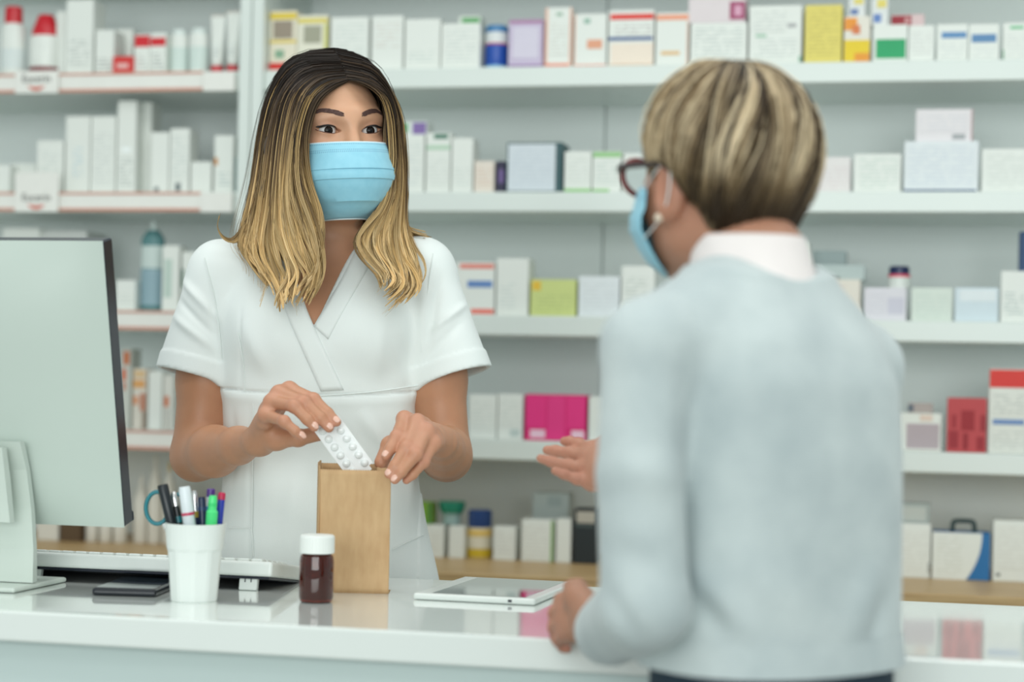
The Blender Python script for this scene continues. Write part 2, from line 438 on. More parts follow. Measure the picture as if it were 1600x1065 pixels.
# price rails with sign plates along the left unit's shelf edges
M_rail = mat('rail_white', srgb(232, 232, 226), 0.3); M_rose = mat('rail_rose_stripe', srgb(205, 150, 132), 0.5)
M_ink = mat('print_dark_grey', srgb(95, 95, 92), 0.5); M_redmark = mat('print_red_mark', srgb(205, 92, 70), 0.5)
ua = unit_a.location
for li, (z, px_end) in enumerate(zip(LV, (318, 320, 330, 330))):
    xe = xz_on(px_end, 200, SH).x
    r = box('price_rail', XL+.03-ua.x, xe-ua.x, SH-0.010-ua.y, SH-ua.y, z-TH+0.005, z-0.003, M_rail, unit_a, 0.001)
    box('stripe', XL+.03-ua.x, xe-ua.x, SH-0.0115-ua.y, SH-0.0095-ua.y, z-TH-0.001, z-TH+0.0055, M_rose, r)
    box('stripe', XL+.03-ua.x, xe-ua.x, SH-0.0115-ua.y, SH-0.0095-ua.y, z-0.006, z-0.001, M_rose, r)
    if li < 2:
        y0, y1 = ((107, 140), (262, 327))[li]
        p0, p1 = xz_on(24, y0, SH-.016), xz_on(91, y1, SH-.016)
        pl = box('sign_plate', p0.x-ua.x, p1.x-ua.x, SH-0.017-ua.y, SH-0.0145-ua.y, z-TH-0.003, z+(.004, .040)[li], M_rail, unit_a, 0.0006)
        cx = (p0.x+p1.x)/2-ua.x; cz = z-TH+0.025
        text_obj('lettering', 'Eucerin', 0.022, M_ink, pl, (cx, SH-0.0176-ua.y, cz+.002), (math.pi/2, 0, 0))
        # the small red swoosh under the word
        n = 14; xs = np.linspace(-.020, .020, n); v = []
        for s in (0, 1):
            for x in xs: v.append((cx+x, SH-0.0178-ua.y, cz-.012-(0.011 if s else 0.003)*(1-(x/.021)**2)))
        mesh_obj('red_mark', v, [(i, i+1, n+i+1, n+i) for i in range(n-1)], M_redmark, pl)
        pe0, pe1 = xz_on(320, 200, SH).x, xz_on(369, 200, SH).x
        box('blank_plate', pe0-ua.x, pe1-ua.x, SH-0.017-ua.y, SH-0.0005-ua.y, z-TH-0.003, z-.003, M_rail, unit_a, 0.0006)

# ------------------------------------------------------------------ the counter
CB, CF = on_height(680, 905, CT).y, on_height(640, 986, CT).y
M_top = mat('counter_gloss_white', srgb(230, 236, 232), 0.07, noise=0.01, scale=4, Specular_IOR_Level=0.9, Coat_Weight=0.6, Coat_Roughness=0.03)
M_front = mat('counter_front', srgb(205, 220, 218), 0.3, noise=0.015, scale=4)
croot = empty('counter', (-0.4, (CB+CF)/2, 0)); tag(croot, 'glossy white service counter between the two people', 'counter')
cx, cy = croot.location.x, croot.location.y
box('worktop', -1.7-cx, 1.5-cx, CF-cy, CB-cy, CT-0.035, CT, M_top, croot, 0.003, seg=2)
for i in range(1):
    w = 3.2
    box('front_panel', -1.7+i*w+.001-cx, -1.7+(i+1)*w-.001-cx, CF+0.035-cy, CF+0.055-cy, 0.0, CT-0.0355, M_front, croot, 0.001)
box('side_panel', -1.7-cx, -1.66-cx, CF+0.056-cy, CB-0.02-cy, 0.0, CT-.0355, M_front, croot, .001)
box('side_panel', 1.46-cx, 1.5-cx, CF+0.056-cy, CB-0.02-cy, 0.0, CT-.0355, M_front, croot, .001)

# ================================================================== goods on the shelves
M_carton = mat('carton_white', srgb(226, 230, 224), 0.45, noise=0.02, scale=15)
PRODUCTS = []
BASES = {'1': LV[0], '2': LV[1], '3': LV[2], '4': LV[3], '5': WOOD}
rng = random.Random(7)
def place(px0, px1, py0, shelf, back, base=None):
    """front plane of the thing in the room, its width, base and height from the measured outline"""
    y = SH+back
    a, b = xz_on(px0, py0, y), xz_on(px1, py0, y)
    z0 = (BASES[shelf] if base is None else base)+0.0004
    return (a.x+b.x)/2, y, z0, (b.x-a.x)-0.0012, (a.z+b.z)/2-z0
def carton(label, px0, px1, py0, shelf, col=(226, 230, 224), prints=(), back=0.02, dep=0.05, base=None, name='medicine_box', cat='box', group=None, text=None, turn=0.0):
    """a folding carton; prints = (u0,u1,v0,v1,(r,g,b)) printed areas on the front, text = (u0,u1,v0,v1,(r,g,b)) small print"""
    xc, y, z0, w, h = place(px0, px1, py0, shelf, back, base)
    m = M_carton if col == (226, 230, 224) else colmat(*col)
    bm = bmesh.new(); bm_box(bm, -w/2, w/2, 0, dep, 0, h, min(0.0008, w*.05))
    o = bm_obj(name, bm, m, None, (xc, y, z0), (0, 0, math.radians(turn)))
    tag(o, label, cat, group)
    for pi_, (u0, u1, v0, v1, c) in enumerate(prints):
        box('printed_area', -w/2+u0*w+.0006, -w/2+u1*w-.0006, -0.0005-.00015*pi_, 0.0002, v0*h+.0005, v1*h-.0005, colmat(*c), o)
    for t in (text or ()):
        u0, u1, v0, v1, c = t[:5]; bg = t[5] if len(t) > 5 else col
        box('small_print', -w/2+u0*w+.001, -w/2+u1*w-.001, -0.0006-.00015*len(prints), 0.0002, v0*h+.001, v1*h-.001, text_mat(*c, *bg), o)
    # the tuck flap on top
    box('tuck_flap', -w/2+.002, w/2-.002, 0.0015, dep*.55, h-.0004, h+.0008, m, o)
    return o, z0+h+.0008
def bottle(label, px0, px1, py0, shelf, prof, col, cap_frac, cap_col, back=0.03, name='bottle', cat='bottle', base=None, sy=0.8, label_band=None, cap_prof=None, rough=.35, extra=None, group=None):
    """lathe bottle: prof [(r,z)] in units of half width and full height; the upper cap_frac is the cap"""
    xc, y, z0, w, h = place(px0, px1, py0, shelf, back, base); r = w/2
    P = [(p[0]*r, p[1]*h*(1-cap_frac)) for p in prof]
    o = lathe(name, P, colmat(*col, rough), None, 26, (xc, y+r*sy, z0), 1, sy)
    tag(o, label, cat, group)
    cp = cap_prof or [(.55, 0), (.55, 1)]
    if cap_frac > 0:
        lathe('cap', [(p[0]*r, h*(1-cap_frac)+p[1]*h*cap_frac) for p in cp], colmat(*cap_col, .3), o, 24, None, 1, sy)
    if label_band:
        for (v0, v1, c) in label_band:
            lathe('label_band', [(r*1.012, v0*h), (r*1.012, v1*h)], colmat(*c), o, 26, None, 1, sy, cap=False)
    return o, z0+h
SHOULDER = [(.92, 0), (1, .03), (1, .85), (.9, .93), (.5, 1.0)]
STRAIGHT = [(.96, 0), (1, .02), (1, .97), (.95, 1.0)]
W = (226, 230, 224)
G = (150, 160, 155)
# ---- unit A, top shelf
bottle('tall white bottle with red cap at the far left of the top shelf', -4, 33, 8, '1', [(.9, 0), (1, .04), (1, .9), (.75, 1)], W, .24, (196, 22, 38), cap_prof=[(.72, 0), (.74, .1), (.7, .95), (.6, 1)], name='lotion_bottle', label_band=[(.12, .4, (214, 222, 220))])
o, _ = bottle('white lotion bottle with slanted red pump top, top shelf by the sign plate', 39, 87, 20, '1', [(.95, 0), (1, .03), (1, .92), (.9, 1)], W, .34, (198, 24, 40), cap_prof=[(.88, 0), (.85, .25), (.5, .95), (.42, 1)], name='lotion_bottle', label_band=[(.06, .16, (120, 34, 40))])
carton('narrow white carton between the red-topped bottle and the tallest carton, top shelf', 88, 104, 18, '1', back=.05)
carton('tallest white carton on the left unit, reaching the top of the picture', 104, 147, 0, '1', text=[(.1, .9, .1, .5, G)], dep=.06)
carton('white carton right of the tallest one on the top left shelf', 149, 179, 47, '1', text=[(.1, .95, .05, .4, (90, 100, 100))])
carton('plain white carton behind the small red box, top left shelf', 180, 208, 46, '1', back=.08)
carton('small red and white box in front, on the top left shelf', 176, 208, 88, '1', (206, 52, 50), [(.2, .8, .3, .6, (226, 180, 176))], back=.012, dep=.04)
carton('white carton with red top band, left of the red-banded pair', 210, 235, 54, '1', prints=[(0, 1, .68, .98, (206, 30, 42))], text=[(.1, .9, .05, .5, G)], group='red-banded cartons')
carton('white carton with red top band, right of the red-banded pair', 235, 260, 52, '1', prints=[(0, 1, .68, .9, (206, 30, 42))], text=[(.1, .9, .05, .5, (90, 100, 100))], group='red-banded cartons')
bottle('white slim bottle just right of the red-banded cartons', 263, 290, 45, '1', STRAIGHT, W, .12, (214, 224, 220), cap_prof=[(.8, 0), (.8, 1)], name='lotion_bottle', label_band=[(.1, .6, (206, 220, 214))])
bottle('white slim bottle left of the red-capped tubes', 292, 322, 43, '1', STRAIGHT, W, .12, (214, 224, 220), cap_prof=[(.8, 0), (.8, 1)], name='lotion_bottle', label_band=[(.1, .6, (206, 220, 214))])
def cream_tube(label, px0, px1, py0, shelf, capc, back=.03, group=None):
    xc, y, z0, w, h = place(px0, px1, py0, shelf, back); r = w/2
    n = 24; rows = [(.0, .62, .62), (.10, .62, .62)]; a = np.linspace(0, 2*np.pi, n, endpoint=False)
    V = []; ks = np.linspace(.125, 1, 9)
    for t in ks:
        s = (t-.1)/.9; V += [(r*(.7+.3*s)*np.cos(q), r*(.7*(1-s)+.05)*np.sin(q), h*t) for q in a]
    F = [(i*n+j, i*n+(j+1) % n, (i+1)*n+(j+1) % n, (i+1)*n+j) for i in range(8) for j in range(n)]+[tuple(range(n-1, -1, -1)), tuple(8*n+j for j in range(n))]
    o = mesh_obj('cream_tube', V, F, M_carton, None, True, (xc, y+r*.7, z0)); tag(o, label, 'tube', group)
    lathe('cap', [(r*.74, 0), (r*.80, h*.02), (r*.80, h*.13), (r*.74, h*.135)], colmat(*capc, .3), o, 24)
    box('crimp', -r, r, -.0012, .0012, h*.985, h, colmat(214, 200, 190), o)
    box('small_print', -r*.3, r*.3, -r*.62, -r*.4, h*.25, h*.5, text_mat(150, 160, 158), o)
    return o
cream_tube('white tube standing on a red cap, second from the upright', 326, 350, 22, '1', (196, 30, 44), group='red-capped tubes')
cream_tube('white tube standing on a red cap, next to the upright', 351, 374, 16, '1', (190, 40, 50), group='red-capped tubes')
# ---- unit A, second shelf
carton('low white carton at the far left of the second shelf', -6, 16, 258, '2')
carton('low white carton behind the lower sign plate', 17, 57, 256, '2', back=.06)
carton('white carton right of the lower sign plate, second shelf', 58, 100, 220, '2', text=[(.15, .85, .3, .8, (190, 198, 194))])
carton('wide white carton, left one of the pair on the second shelf', 103, 142, 182, '2', text=[(.3, .75, .2, .6, (170, 200, 212))], group='pair of wide white cartons')
carton('wide white carton, right one of the pair on the second shelf', 143, 182, 182, '2', text=[(.1, .9, .1, .8, (196, 202, 198))], group='pair of wide white cartons')
carton('tallest white carton on the second shelf of the left unit', 184, 214, 158, '2', prints=[(.25, .75, .44, .5, (240, 246, 244))], text=[(.1, .9, .05, .4, G)], dep=.06)
carton('tall white carton half behind the tallest one, second shelf', 215, 238, 160, '2', (216, 220, 214), back=.06)
carton('slim white carton with a dark foot mark, left of two', 236, 265, 207, '2', prints=[(.2, .5, .02, .1, (120, 130, 130))], group='slim cartons on second shelf')
carton('slim white carton with a dark foot mark, right of two', 266, 297, 201, '2', prints=[(.3, .6, .02, .16, (110, 120, 122))], text=[(.1, .9, .2, .9, (190, 200, 196))], group='slim cartons on second shelf')
carton('low white carton beside the orange-marked one on the second shelf', 298, 331, 253, '2')
carton('white carton with an orange mark near the upright, second shelf', 335, 366, 212, '2', prints=[(0, .2, .48, .62, (200, 138, 70))], text=[(.2, .9, .1, .4, (150, 170, 170))])
carton('narrow dark teal box against the upright, second shelf', 367, 374, 246, '2', (96, 128, 124))
# ---- unit A, third shelf
carton('flat white carton lying above the monitor, leftmost', 4, 62, 357, '3', back=.05, dep=.1)
carton('flat grey white carton above the monitor, left of the teal bottle', 63, 136, 361, '3', (206, 210, 206), back=.06, dep=.1)
carton('small low white carton right of the monitor on the third shelf', 181, 212, 438, '3', text=[(.1, .9, .2, .6, (200, 206, 200))])
o, _ = bottle('teal pump bottle with pale label between monitor and tunic sleeve', 216, 252, 344, '3', [(.96, 0), (1, .02), (1, .88), (.96, .9), (.55, .99), (.4, 1)], (86, 130, 132), .10, (200, 214, 210), cap_prof=[(.28, 0), (.26, .4), (.14, .5), (.14, 1)], name='mouthwash_bottle', label_band=[(.47, .72, (196, 210, 206)), (.06, .46, (140, 168, 178))], rough=.2)
carton('white carton with faint green print beside the teal bottle', 254, 281, 384, '3', prints=[(.1, .6, .2, .8, (188, 206, 196))])
carton('white carton with dark green mark next to the tunic sleeve', 284, 312, 394, '3', prints=[(0, .14, .4, .72, (60, 110, 92))])
# ---- unit A, fourth shelf
carton('white carton with scattered orange flowers beside the monitor edge', 190, 206, 545, '4', (206, 208, 200), [(.15, .85, .8, .97, (206, 118, 72)), (0, .5, .6, .75, (214, 96, 40)), (.1, .5, .48, .58, (200, 120, 90))], back=.06)
carton('white and tan striped carton with orange patches, fourth shelf', 208, 230, 576, '4', (214, 208, 196), [(.05, .9, .85, .98, (214, 184, 140)), (0, .9, .68, .82, (216, 160, 96)), (0, .45, .4, .55, (214, 152, 116)), (.55, .95, .3, .6, (180, 110, 80)), (.7, 1, 0, .3, (140, 124, 108))])
carton('plain white carton on the fourth shelf behind the arm', 232, 254, 580, '4')
carton('white carton with one orange spot beside the forearm', 255, 272, 586, '4', (214, 214, 206), [(.1, .6, .42, .62, (200, 112, 66)), (.4, .6, 0, .4, (150, 150, 140))])
# ---- unit A, on the oak top
CONE = [(.92, 0), (1, .03), (1, .72), (.8, .8), (.36, .95), (.3, 1)]
for i, (a, b, t, lb) in enumerate([(206, 228, 742, 'white conical bottle on the oak top nearest the monitor edge'), (229, 250, 712, 'tall white conical bottle on the oak top, middle of three'), (251, 272, 720, 'white conical bottle with tan tip on the oak top beside the elbow')]):
    bottle(lb, a, b, t, '5', CONE, (222, 220, 210), .12, ((222, 220, 210), (222, 220, 210), (204, 178, 120))[i], cap_prof=[(.3, 0), (.22, .9), (.1, 1)], name='conical_bottle', sy=1.0, back=.06)
carton('low white carton under the monitor beside the brown box', 58, 92, 810, '5', (216, 214, 204), back=.03)
carton('dark brown low box on the oak top under the monitor', 94, 126, 812, '5', (86, 66, 40), back=.03)
for i, a in enumerate((130, 152, 174)):
    bottle('low white jar on the oak top, %s of three under the monitor' % ('leftmost', 'middle', 'rightmost')[i], a, a+20, 800, '5', STRAIGHT, (220, 218, 208), .25, (226, 226, 220), cap_prof=[(.95, 0), (.95, 1)], name='jar', cat='jar', sy=1.0, back=.04)
# ---- unit B, top shelf
yel = (222, 196, 62)
carton('yellow, white and red carton at the upright, top shelf', 422, 465, 17, '1', (226, 220, 200), [(0, 1, .86, .97, yel), (.12, .85, .54, .84, (150, 138, 122)), (0, 1, .47, .52, yel), (.2, .55, .22, .36, (130, 168, 140)), (0, 1, .03, .15, (206, 40, 34))], group='yellow and red cartons')
carton('second yellow and white carton above the dark hair', 465, 513, 24, '1', (226, 224, 206), [(0, 1, .86, .95, (220, 204, 96)), (.2, .8, .5, .82, (160, 160, 140)), (.88, 1, .1, .85, (206, 206, 110))], group='yellow and red cartons')
carton('white carton directly above the crown of dark hair', 517, 577, 27, '1', text=[(.1, .9, .2, .9, (196, 206, 200))])
carton('white carton above and right of the dark hair parting, with pale print', 581, 631, 25, '1', text=[(.1, .9, .4, .9, (206, 198, 190))])
carton('white carton in the middle of the white row, top shelf', 633, 689, 30, '1', text=[(.1, .9, .1, .4, (190, 202, 196))])
o, zt = carton('white carton left of the blue bottle, a green strip on it', 690, 751, 37, '1', text=[(.1, .9, .1, .9, (196, 204, 200))])
carton('small green-topped box lying on the white carton, top shelf', 716, 752, 25, '1', (210, 218, 208), [(.15, .95, .1, .8, (88, 160, 96))], base=zt, back=.03, dep=.04)
bottle('royal blue and white drum left of the lavender carton', 755, 791, 38, '1', STRAIGHT, (30, 78, 168), .16, (70, 128, 176), cap_prof=[(1, 0), (1, .8), (.9, 1)], name='pill_drum', cat='container', sy=1.0, label_band=[(.6, .84, (222, 226, 226)), (.56, .6, (190, 90, 110)), (.0, .1, (140, 190, 216))])
carton('lavender carton with purple edges on the top shelf', 795, 850, 31, '1', (196, 184, 208), [(0, 1, .92, 1, (170, 120, 160)), (0, 1, 0, .07, (132, 82, 150)), (.97, 1, 0, 1, (150, 70, 120)), (.12, .88, .2, .85, (210, 204, 220))])
org = (230, 130, 100)
carton('tall white carton with orange edges, right of the lavender carton', 852, 895, 12, '1', W, [(0, .12, 0, 1, (232, 188, 168)), (0, 1, 0, .07, org), (.9, 1, 0, 1, (232, 188, 168)), (.4, .65, .86, .92, (150, 180, 160))], text=[(.2, .85, .2, .75, (206, 204, 196))], dep=.06)
carton('white carton with an orange oval, right of the tall orange-edged one', 897, 949, 22, '1', W, [(0, 1, 0, .05, org), (.4, .88, .34, .52, (224, 160, 128)), (.3, .5, .82, .92, (140, 178, 160)), (0, .06, 0, 1, (232, 188, 168))])
carton('white carton with wide red top and navy line, top shelf', 951, 1023, 16, '1', W, [(.03, 1, .83, .94, (222, 56, 44)), (0, .98, .46, .53, (50, 84, 140)), (.05, 1, .04, .42, (236, 222, 206)), (0, 1, 0, .04, (226, 176, 130))], text=[(.15, .95, .56, .78, (170, 160, 160))])
carton('white carton with orange top strip and tan line near the blond head', 1025, 1077, 20, '1', W, [(0, 1, .86, .97, (236, 158, 126)), (.16, .75, .2, .28, (222, 184, 130)), (.94, 1, 0, .86, (232, 196, 176))])
o, zt = carton('wide white carton with fine print above the blond head', 1079, 1168, 36, '1', W, text=[(.06, .94, .1, .9, (176, 186, 182))], dep=.08)
carton('pinkish white box with a magenta disc, on top of the wide carton', 1076, 1166, -14, '1', (222, 212, 214), base=zt, back=.022, prints=[(.72, 1, .08, .66, (160, 62, 104)), (.8, .94, .2, .54, (214, 160, 184))], dep=.07)
carton('large white carton left of the yellow carton', 1171, 1254, 9, '1', W, [(.12, .34, .46, .52, (160, 196, 172)), (.72, .9, .62, .7, (170, 172, 172)), (.95, 1, 0, .14, (120, 172, 146))], text=[(.08, .92, .08, .44, (186, 194, 190)), (.08, .7, .55, .95, (190, 196, 192))], dep=.07)
carton('plain yellow carton on the top shelf', 1258, 1317, 8, '1', (222, 208, 108), text=[(.08, .92, .1, .94, (186, 172, 84))], dep=.07)
o, zt = carton('orange, white and yellow carton right of the plain yellow one', 1319, 1361, 26, '1', (226, 222, 210), [(0, 1, 0, .5, (228, 200, 34)), (.4, 1, 0, .22, (226, 150, 40)), (0, .5, .7, .98, (232, 148, 44)), (.3, .62, .62, .82, (214, 120, 70))])
carton('small white and yellow box stacked highest, left of two', 1326, 1353, -6, '1', (220, 224, 222), [(.1, .6, .1, .4, (96, 120, 170)), (.3, .9, .6, .9, (226, 210, 110))], base=zt, back=.03, dep=.04)
o, zg = carton('white carton with a large green square, top shelf', 1364, 1419, 39, '1', W, [(.08, .96, .1, .63, (20, 158, 98))])
carton('small white and yellow box stacked highest, right of two', 1362, 1389, -6, '1', (220, 224, 222), [(.1, .6, .1, .4, (96, 130, 190)), (.3, .9, .6, .9, (226, 210, 110))], base=zg, back=.03, dep=.04)
o, zt = carton('plain white carton right of the green-square carton', 1420, 1461, 40, '1', W, text=[(.1, .9, .2, .9, (206, 208, 204))])
carton('flat dark red box lying on the plain white carton', 1392, 1445, 23, '1', (214, 190, 190), [(0, .62, .1, .95, (150, 22, 40)), (.4, .56, .25, .75, (200, 150, 150))], base=max(zg, zt), back=.045, dep=.04)
carton('white carton with blue band, left of two on the top shelf', 1464, 1513, 38, '1', W, [(.14, .97, .62, .8, (92, 140, 186))], text=[(.1, .9, .1, .5, (204, 210, 208))], group='blue-banded cartons')
carton('white carton with blue band, right of two on the top shelf', 1514, 1562, 38, '1', W, [(.08, .92, .5, .74, (88, 134, 178))], text=[(.1, .9, .1, .4, (204, 210, 208))], group='blue-banded cartons')
carton('white carton with green print at the right end of the top shelf', 1567, 1612, 36, '1', W, [(0, .06, .0, .3, (60, 150, 100)), (.24, .75, .84, .93, (110, 190, 140))], text=[(.1, .9, .1, .7, (206, 210, 206))])
# ---- unit B, second shelf
o, zt = carton('white carton right of the long hair, second shelf', 612, 664, 211, '2', W, text=[(.2, .9, .1, .9, (196, 206, 204))])
carton('small box with green and purple corners lying above the white cartons', 616, 668, 190, '2', (216, 222, 218), [(.0, .42, .2, .9, (60, 160, 90)), (.55, .98, .05, .95, (128, 104, 164))], base=zt, back=.03, dep=.05)
carton('white carton with dark green top, second shelf', 666, 705, 208, '2', W, [(.3, .9, .9, .99, (70, 120, 100)), (0, 1, .72, .8, (180, 208, 184))], text=[(.1, .9, .1, .6, (206, 212, 206))])
carton('plain white carton left of the small cream box, second shelf', 706, 740, 216, '2', W, text=[(.1, .9, .1, .5, (206, 214, 208))])
carton('small cream carton on the second shelf', 741, 773, 252, '2', (226, 216, 204), text=[(.1, .9, .2, .8, (212, 184, 166))])
carton('small dark purple box beside the grey framed carton', 775, 790, 252, '2', (40, 38, 66), [(.25, .9, .3, .75, (104, 84, 136))])
carton('large pale grey carton with dark teal sides, second shelf', 792, 880, 223, '2', (48, 84, 88), [(0.02, .88, .03, .98, (208, 216, 222))], text=[(.08, .8, .1, .9, (192, 202, 210), (208, 216, 222))], dep=.07)
carton('white carton with green foot line, left of the green-topped one', 882, 925, 237, '2', W, [(0, 1, 0, .1, (140, 196, 120))], text=[(.1, .9, .2, .9, (206, 212, 204))])
carton('white carton with green top and foot lines beside the eyeglasses', 926, 972, 237, '2', W, [(0, 1, .86, 1, (150, 200, 136)), (0, .6, 0, .09, (140, 196, 120))], text=[(.1, .9, .2, .8, (190, 204, 196))])
carton('white carton half hidden by the eyeglasses', 974, 1010, 240, '2')
carton('pale pinkish carton just right of the blond head', 1262, 1330, 246, '2', (226, 222, 220), text=[(.1, .95, .1, .8, (216, 204, 204))])
carton('white carton with pale green print, second shelf right', 1334, 1409, 241, '2', W, text=[(.12, .95, .1, .95, (190, 206, 196))], dep=.07)
o, zt = carton('wide white carton with navy foot line on the second shelf', 1413, 1530, 221, '2', (222, 228, 230), [(0, .98, 0, .06, (26, 72, 116))], text=[(.06, .6, .12, .94, (196, 206, 216)), (.62, .94, .12, .94, (200, 208, 218))], dep=.09)
carton('white and pink box standing on the wide navy-footed carton', 1431, 1521, 171, '2', (226, 222, 224), [(.97, 1, 0, 1, (170, 112, 112)), (.64, .88, .06, .24, (160, 164, 166))], text=[(.06, .9, .3, .9, (208, 208, 214))], base=zt, back=.03, dep=.06)
carton('white carton at the right end of the second shelf', 1534, 1610, 233, '2', W, text=[(.1, .9, .1, .9, (204, 210, 204))])
# ---- unit B, third shelf
carton('white carton with red strip and blue band beside the tunic sleeve', 712, 774, 410, '3', W, [(.1, .98, .88, .98, (226, 130, 116)), (.3, .95, .52, .66, (98, 134, 188)), (.4, 1, .02, .12, (226, 108, 92))])
carton('tall plain white carton right of the blue-banded one, third shelf', 776, 827, 404, '3', W, text=[(.1, .6, .1, .6, (200, 210, 206))], dep=.065)
carton('yellow green carton with an orange dot, third shelf', 829, 901, 437, '3', (202, 212, 136), [(.03, .23, .7, .97, (226, 186, 58))], text=[(.08, .9, .1, .66, (172, 186, 120))])
carton('white carton right of the yellow green one', 904, 969, 432, '3', (222, 228, 230), text=[(.1, .9, .1, .9, (206, 212, 214))])
carton('white carton with grey print beside the sweater shoulder', 971, 1024, 416, '3', W, text=[(.1, .8, .1, .8, (176, 186, 178))])
carton('pale carton just right of the white collar', 1236, 1265, 378, '3', (214, 222, 214), back=.05)
o, zt = carton('cream carton above the sweater shoulder, third shelf', 1284, 1345, 437, '3', (224, 218, 206), text=[(.1, .6, .2, .9, (214, 190, 180))])
carton('clear plastic tray box lying on the cream carton', 1274, 1352, 414, '3', (176, 190, 188), [(.3, .5, .0, .25, (110, 122, 118))], base=zt, back=.05, dep=.05)
carton('translucent grey box behind the clear tray, third shelf', 1270, 1322, 392, '3', (168, 184, 184), back=.12, dep=.06)
o, zt = carton('pale lavender carton under the navy-capped bottle', 1350, 1417, 450, '3', (218, 216, 222), [(.56, .95, .2, .72, (202, 200, 212))], text=[(.08, .5, .2, .9, (206, 204, 212))])
bottle('small bottle with navy cap and red ring on the lavender carton', 1387, 1423, 415, '3', STRAIGHT, (216, 222, 216), .40, (16, 32, 76), cap_prof=[(.92, 0), (.92, .85), (.8, 1)], name='vitamin_bottle', base=zt, back=.028, label_band=[(.5, .62, (222, 84, 104))], sy=1.0)
carton('pale green carton right of the lavender carton', 1424, 1489, 450, '3', (212, 222, 212), text=[(.1, .9, .1, .9, (196, 210, 200))])
carton('pale blue glossy carton on the third shelf', 1492, 1561, 450, '3', (206, 220, 226), [(.1, .95, .6, .96, (222, 230, 232))])
o, zt = carton('white carton at the right end of the third shelf', 1564, 1612, 424, '3', W, text=[(.1, .8, .1, .6, (160, 176, 172))])
carton('navy box standing on the rightmost white carton', 1593, 1620, 362, '3', (22, 62, 104), base=zt, back=.03, dep=.05)
# ---- unit B, fourth shelf
carton('white carton beside the bare elbow on the fourth shelf', 733, 777, 617, '4', W, text=[(.1, .9, .2, .9, (206, 214, 208))])
carton('white carton left of the pink carton', 778, 818, 616, '4', W, [(.5, .9, .06, .24, (190, 202, 198))], text=[(.1, .9, .3, .9, (206, 214, 208))])
pk = (228, 46, 128)
carton('bright pink carton with white ovals on the fourth shelf', 821, 917, 617, '4', (216, 24, 112), [(0, .34, .28, .98, pk), (.36, .66, .02, .98, (226, 52, 130)), (.68, .99, .28, .98, pk), (.08, .34, .05, .24, (232, 196, 212)), (.76, .98, .05, .24, (232, 196, 212))], dep=.07)
carton('white carton between the pink carton and the sweater sleeve', 920, 958, 620, '4', W)
o, zt = carton('white carton with mauve panel right of the sweater', 1402, 1472, 646, '4', (224, 226, 218), [(.2, .96, .06, .74, (178, 164, 168)), (.5, .8, .8, .98, (222, 200, 184))])
carton('small flat grey box lying on the mauve-panelled carton', 1418, 1458, 630, '4', (170, 158, 152), [(0, .25, .1, .9, (90, 100, 110))], base=zt, back=.03, dep=.04)
carton('red carton with darker red pattern on the fourth shelf', 1480, 1543, 622, '4', (186, 62, 66), [(.35, .7, .4, .78, (152, 8, 26)), (.05, .3, .06, .4, (152, 20, 34)), (.4, .55, .04, .36, (146, 10, 26)), (.75, .95, .04, .3, (152, 14, 30)), (.84, .98, .4, .7, (150, 20, 34)), (.12, .24, .45, .7, (156, 24, 36))], dep=.07)
carton('tall white carton with solid red top at the right edge', 1546, 1606, 577, '4', (222, 224, 216), [(0, 1, .78, 1, (214, 46, 36)), (.1, .96, .34, .41, (110, 140, 186))], text=[(.1, .95, .46, .72, (170, 176, 170)), (.1, .95, .05, .3, (186, 190, 182))], dep=.07)
# ---- unit B, on the oak top
o, z1 = carton('low white carton under the green box, oak top', 640, 694, 820, '5', W, text=[(.1, .9, .2, .8, (208, 208, 200))])
carton('bright green box on the low white carton', 645, 674, 785, '5', (118, 160, 46), [(.8, 1, 0, 1, (70, 128, 60))], base=z1, back=.03, dep=.05)
o, z2 = carton('low white carton left of the blue-capped jar', 701, 726, 822, '5', W)
bottle('jar with deep green dished lid on the low cartons', 681, 722, 784, '5', [(.6, 0), (.66, .05), (.7, .9), (.8, 1)], (150, 176, 172), .5, (30, 132, 106), cap_prof=[(.82, 0), (1, .5), (1, 1)], name='jar', cat='jar', base=max(z1, z2), back=.03, sy=1.0)
bottle('jar with dark blue lid and yellow label on the oak top', 727, 765, 797, '5', STRAIGHT, (206, 196, 170), .36, (30, 62, 116), cap_prof=[(.95, 0), (.98, .1), (.98, .9), (.85, 1)], name='jar', cat='jar', sy=1.0, label_band=[(.02, .2, (206, 176, 40)), (.22, .44, (222, 216, 196)), (.46, .6, (224, 192, 110))])
carton('white carton right of the blue-lidded jar', 771, 806, 823, '5', W, text=[(.1, .9, .2, .9, (206, 208, 204))])
o, zt = carton('white carton with green right edge on the oak top', 815, 866, 812, '5', W, [(.9, 1, 0, 1, (130, 170, 104))], text=[(.05, .85, .1, .9, (212, 214, 208))])
carton('clear grey blister pack box behind the white cartons', 832, 890, 770, '5', (178, 188, 184), [(.4, .8, .8, .95, (160, 172, 170))], back=.1, dep=.05)
carton('slim white carton left of the black carton', 869, 893, 811, '5', W)
carton('black carton with pale top on the oak top', 897, 933, 795, '5', (28, 38, 42), [(.1, .95, .74, .96, (176, 172, 160)), (.05, .9, .66, .72, (70, 84, 84))], dep=.06)
o, zt = carton('tall white carton beside the sweater hem, oak top', 1398, 1455, 818, '5', W, text=[(.1, .95, .1, .9, (212, 214, 208))], prints=[(.88, 1, .1, .3, (170, 176, 172))])
carton('clear plastic box standing on the tall white carton', 1396, 1454, 786, '5', (160, 170, 166), [(.15, .9, .1, .85, (184, 190, 184))], base=zt, back=.03, dep=.05)
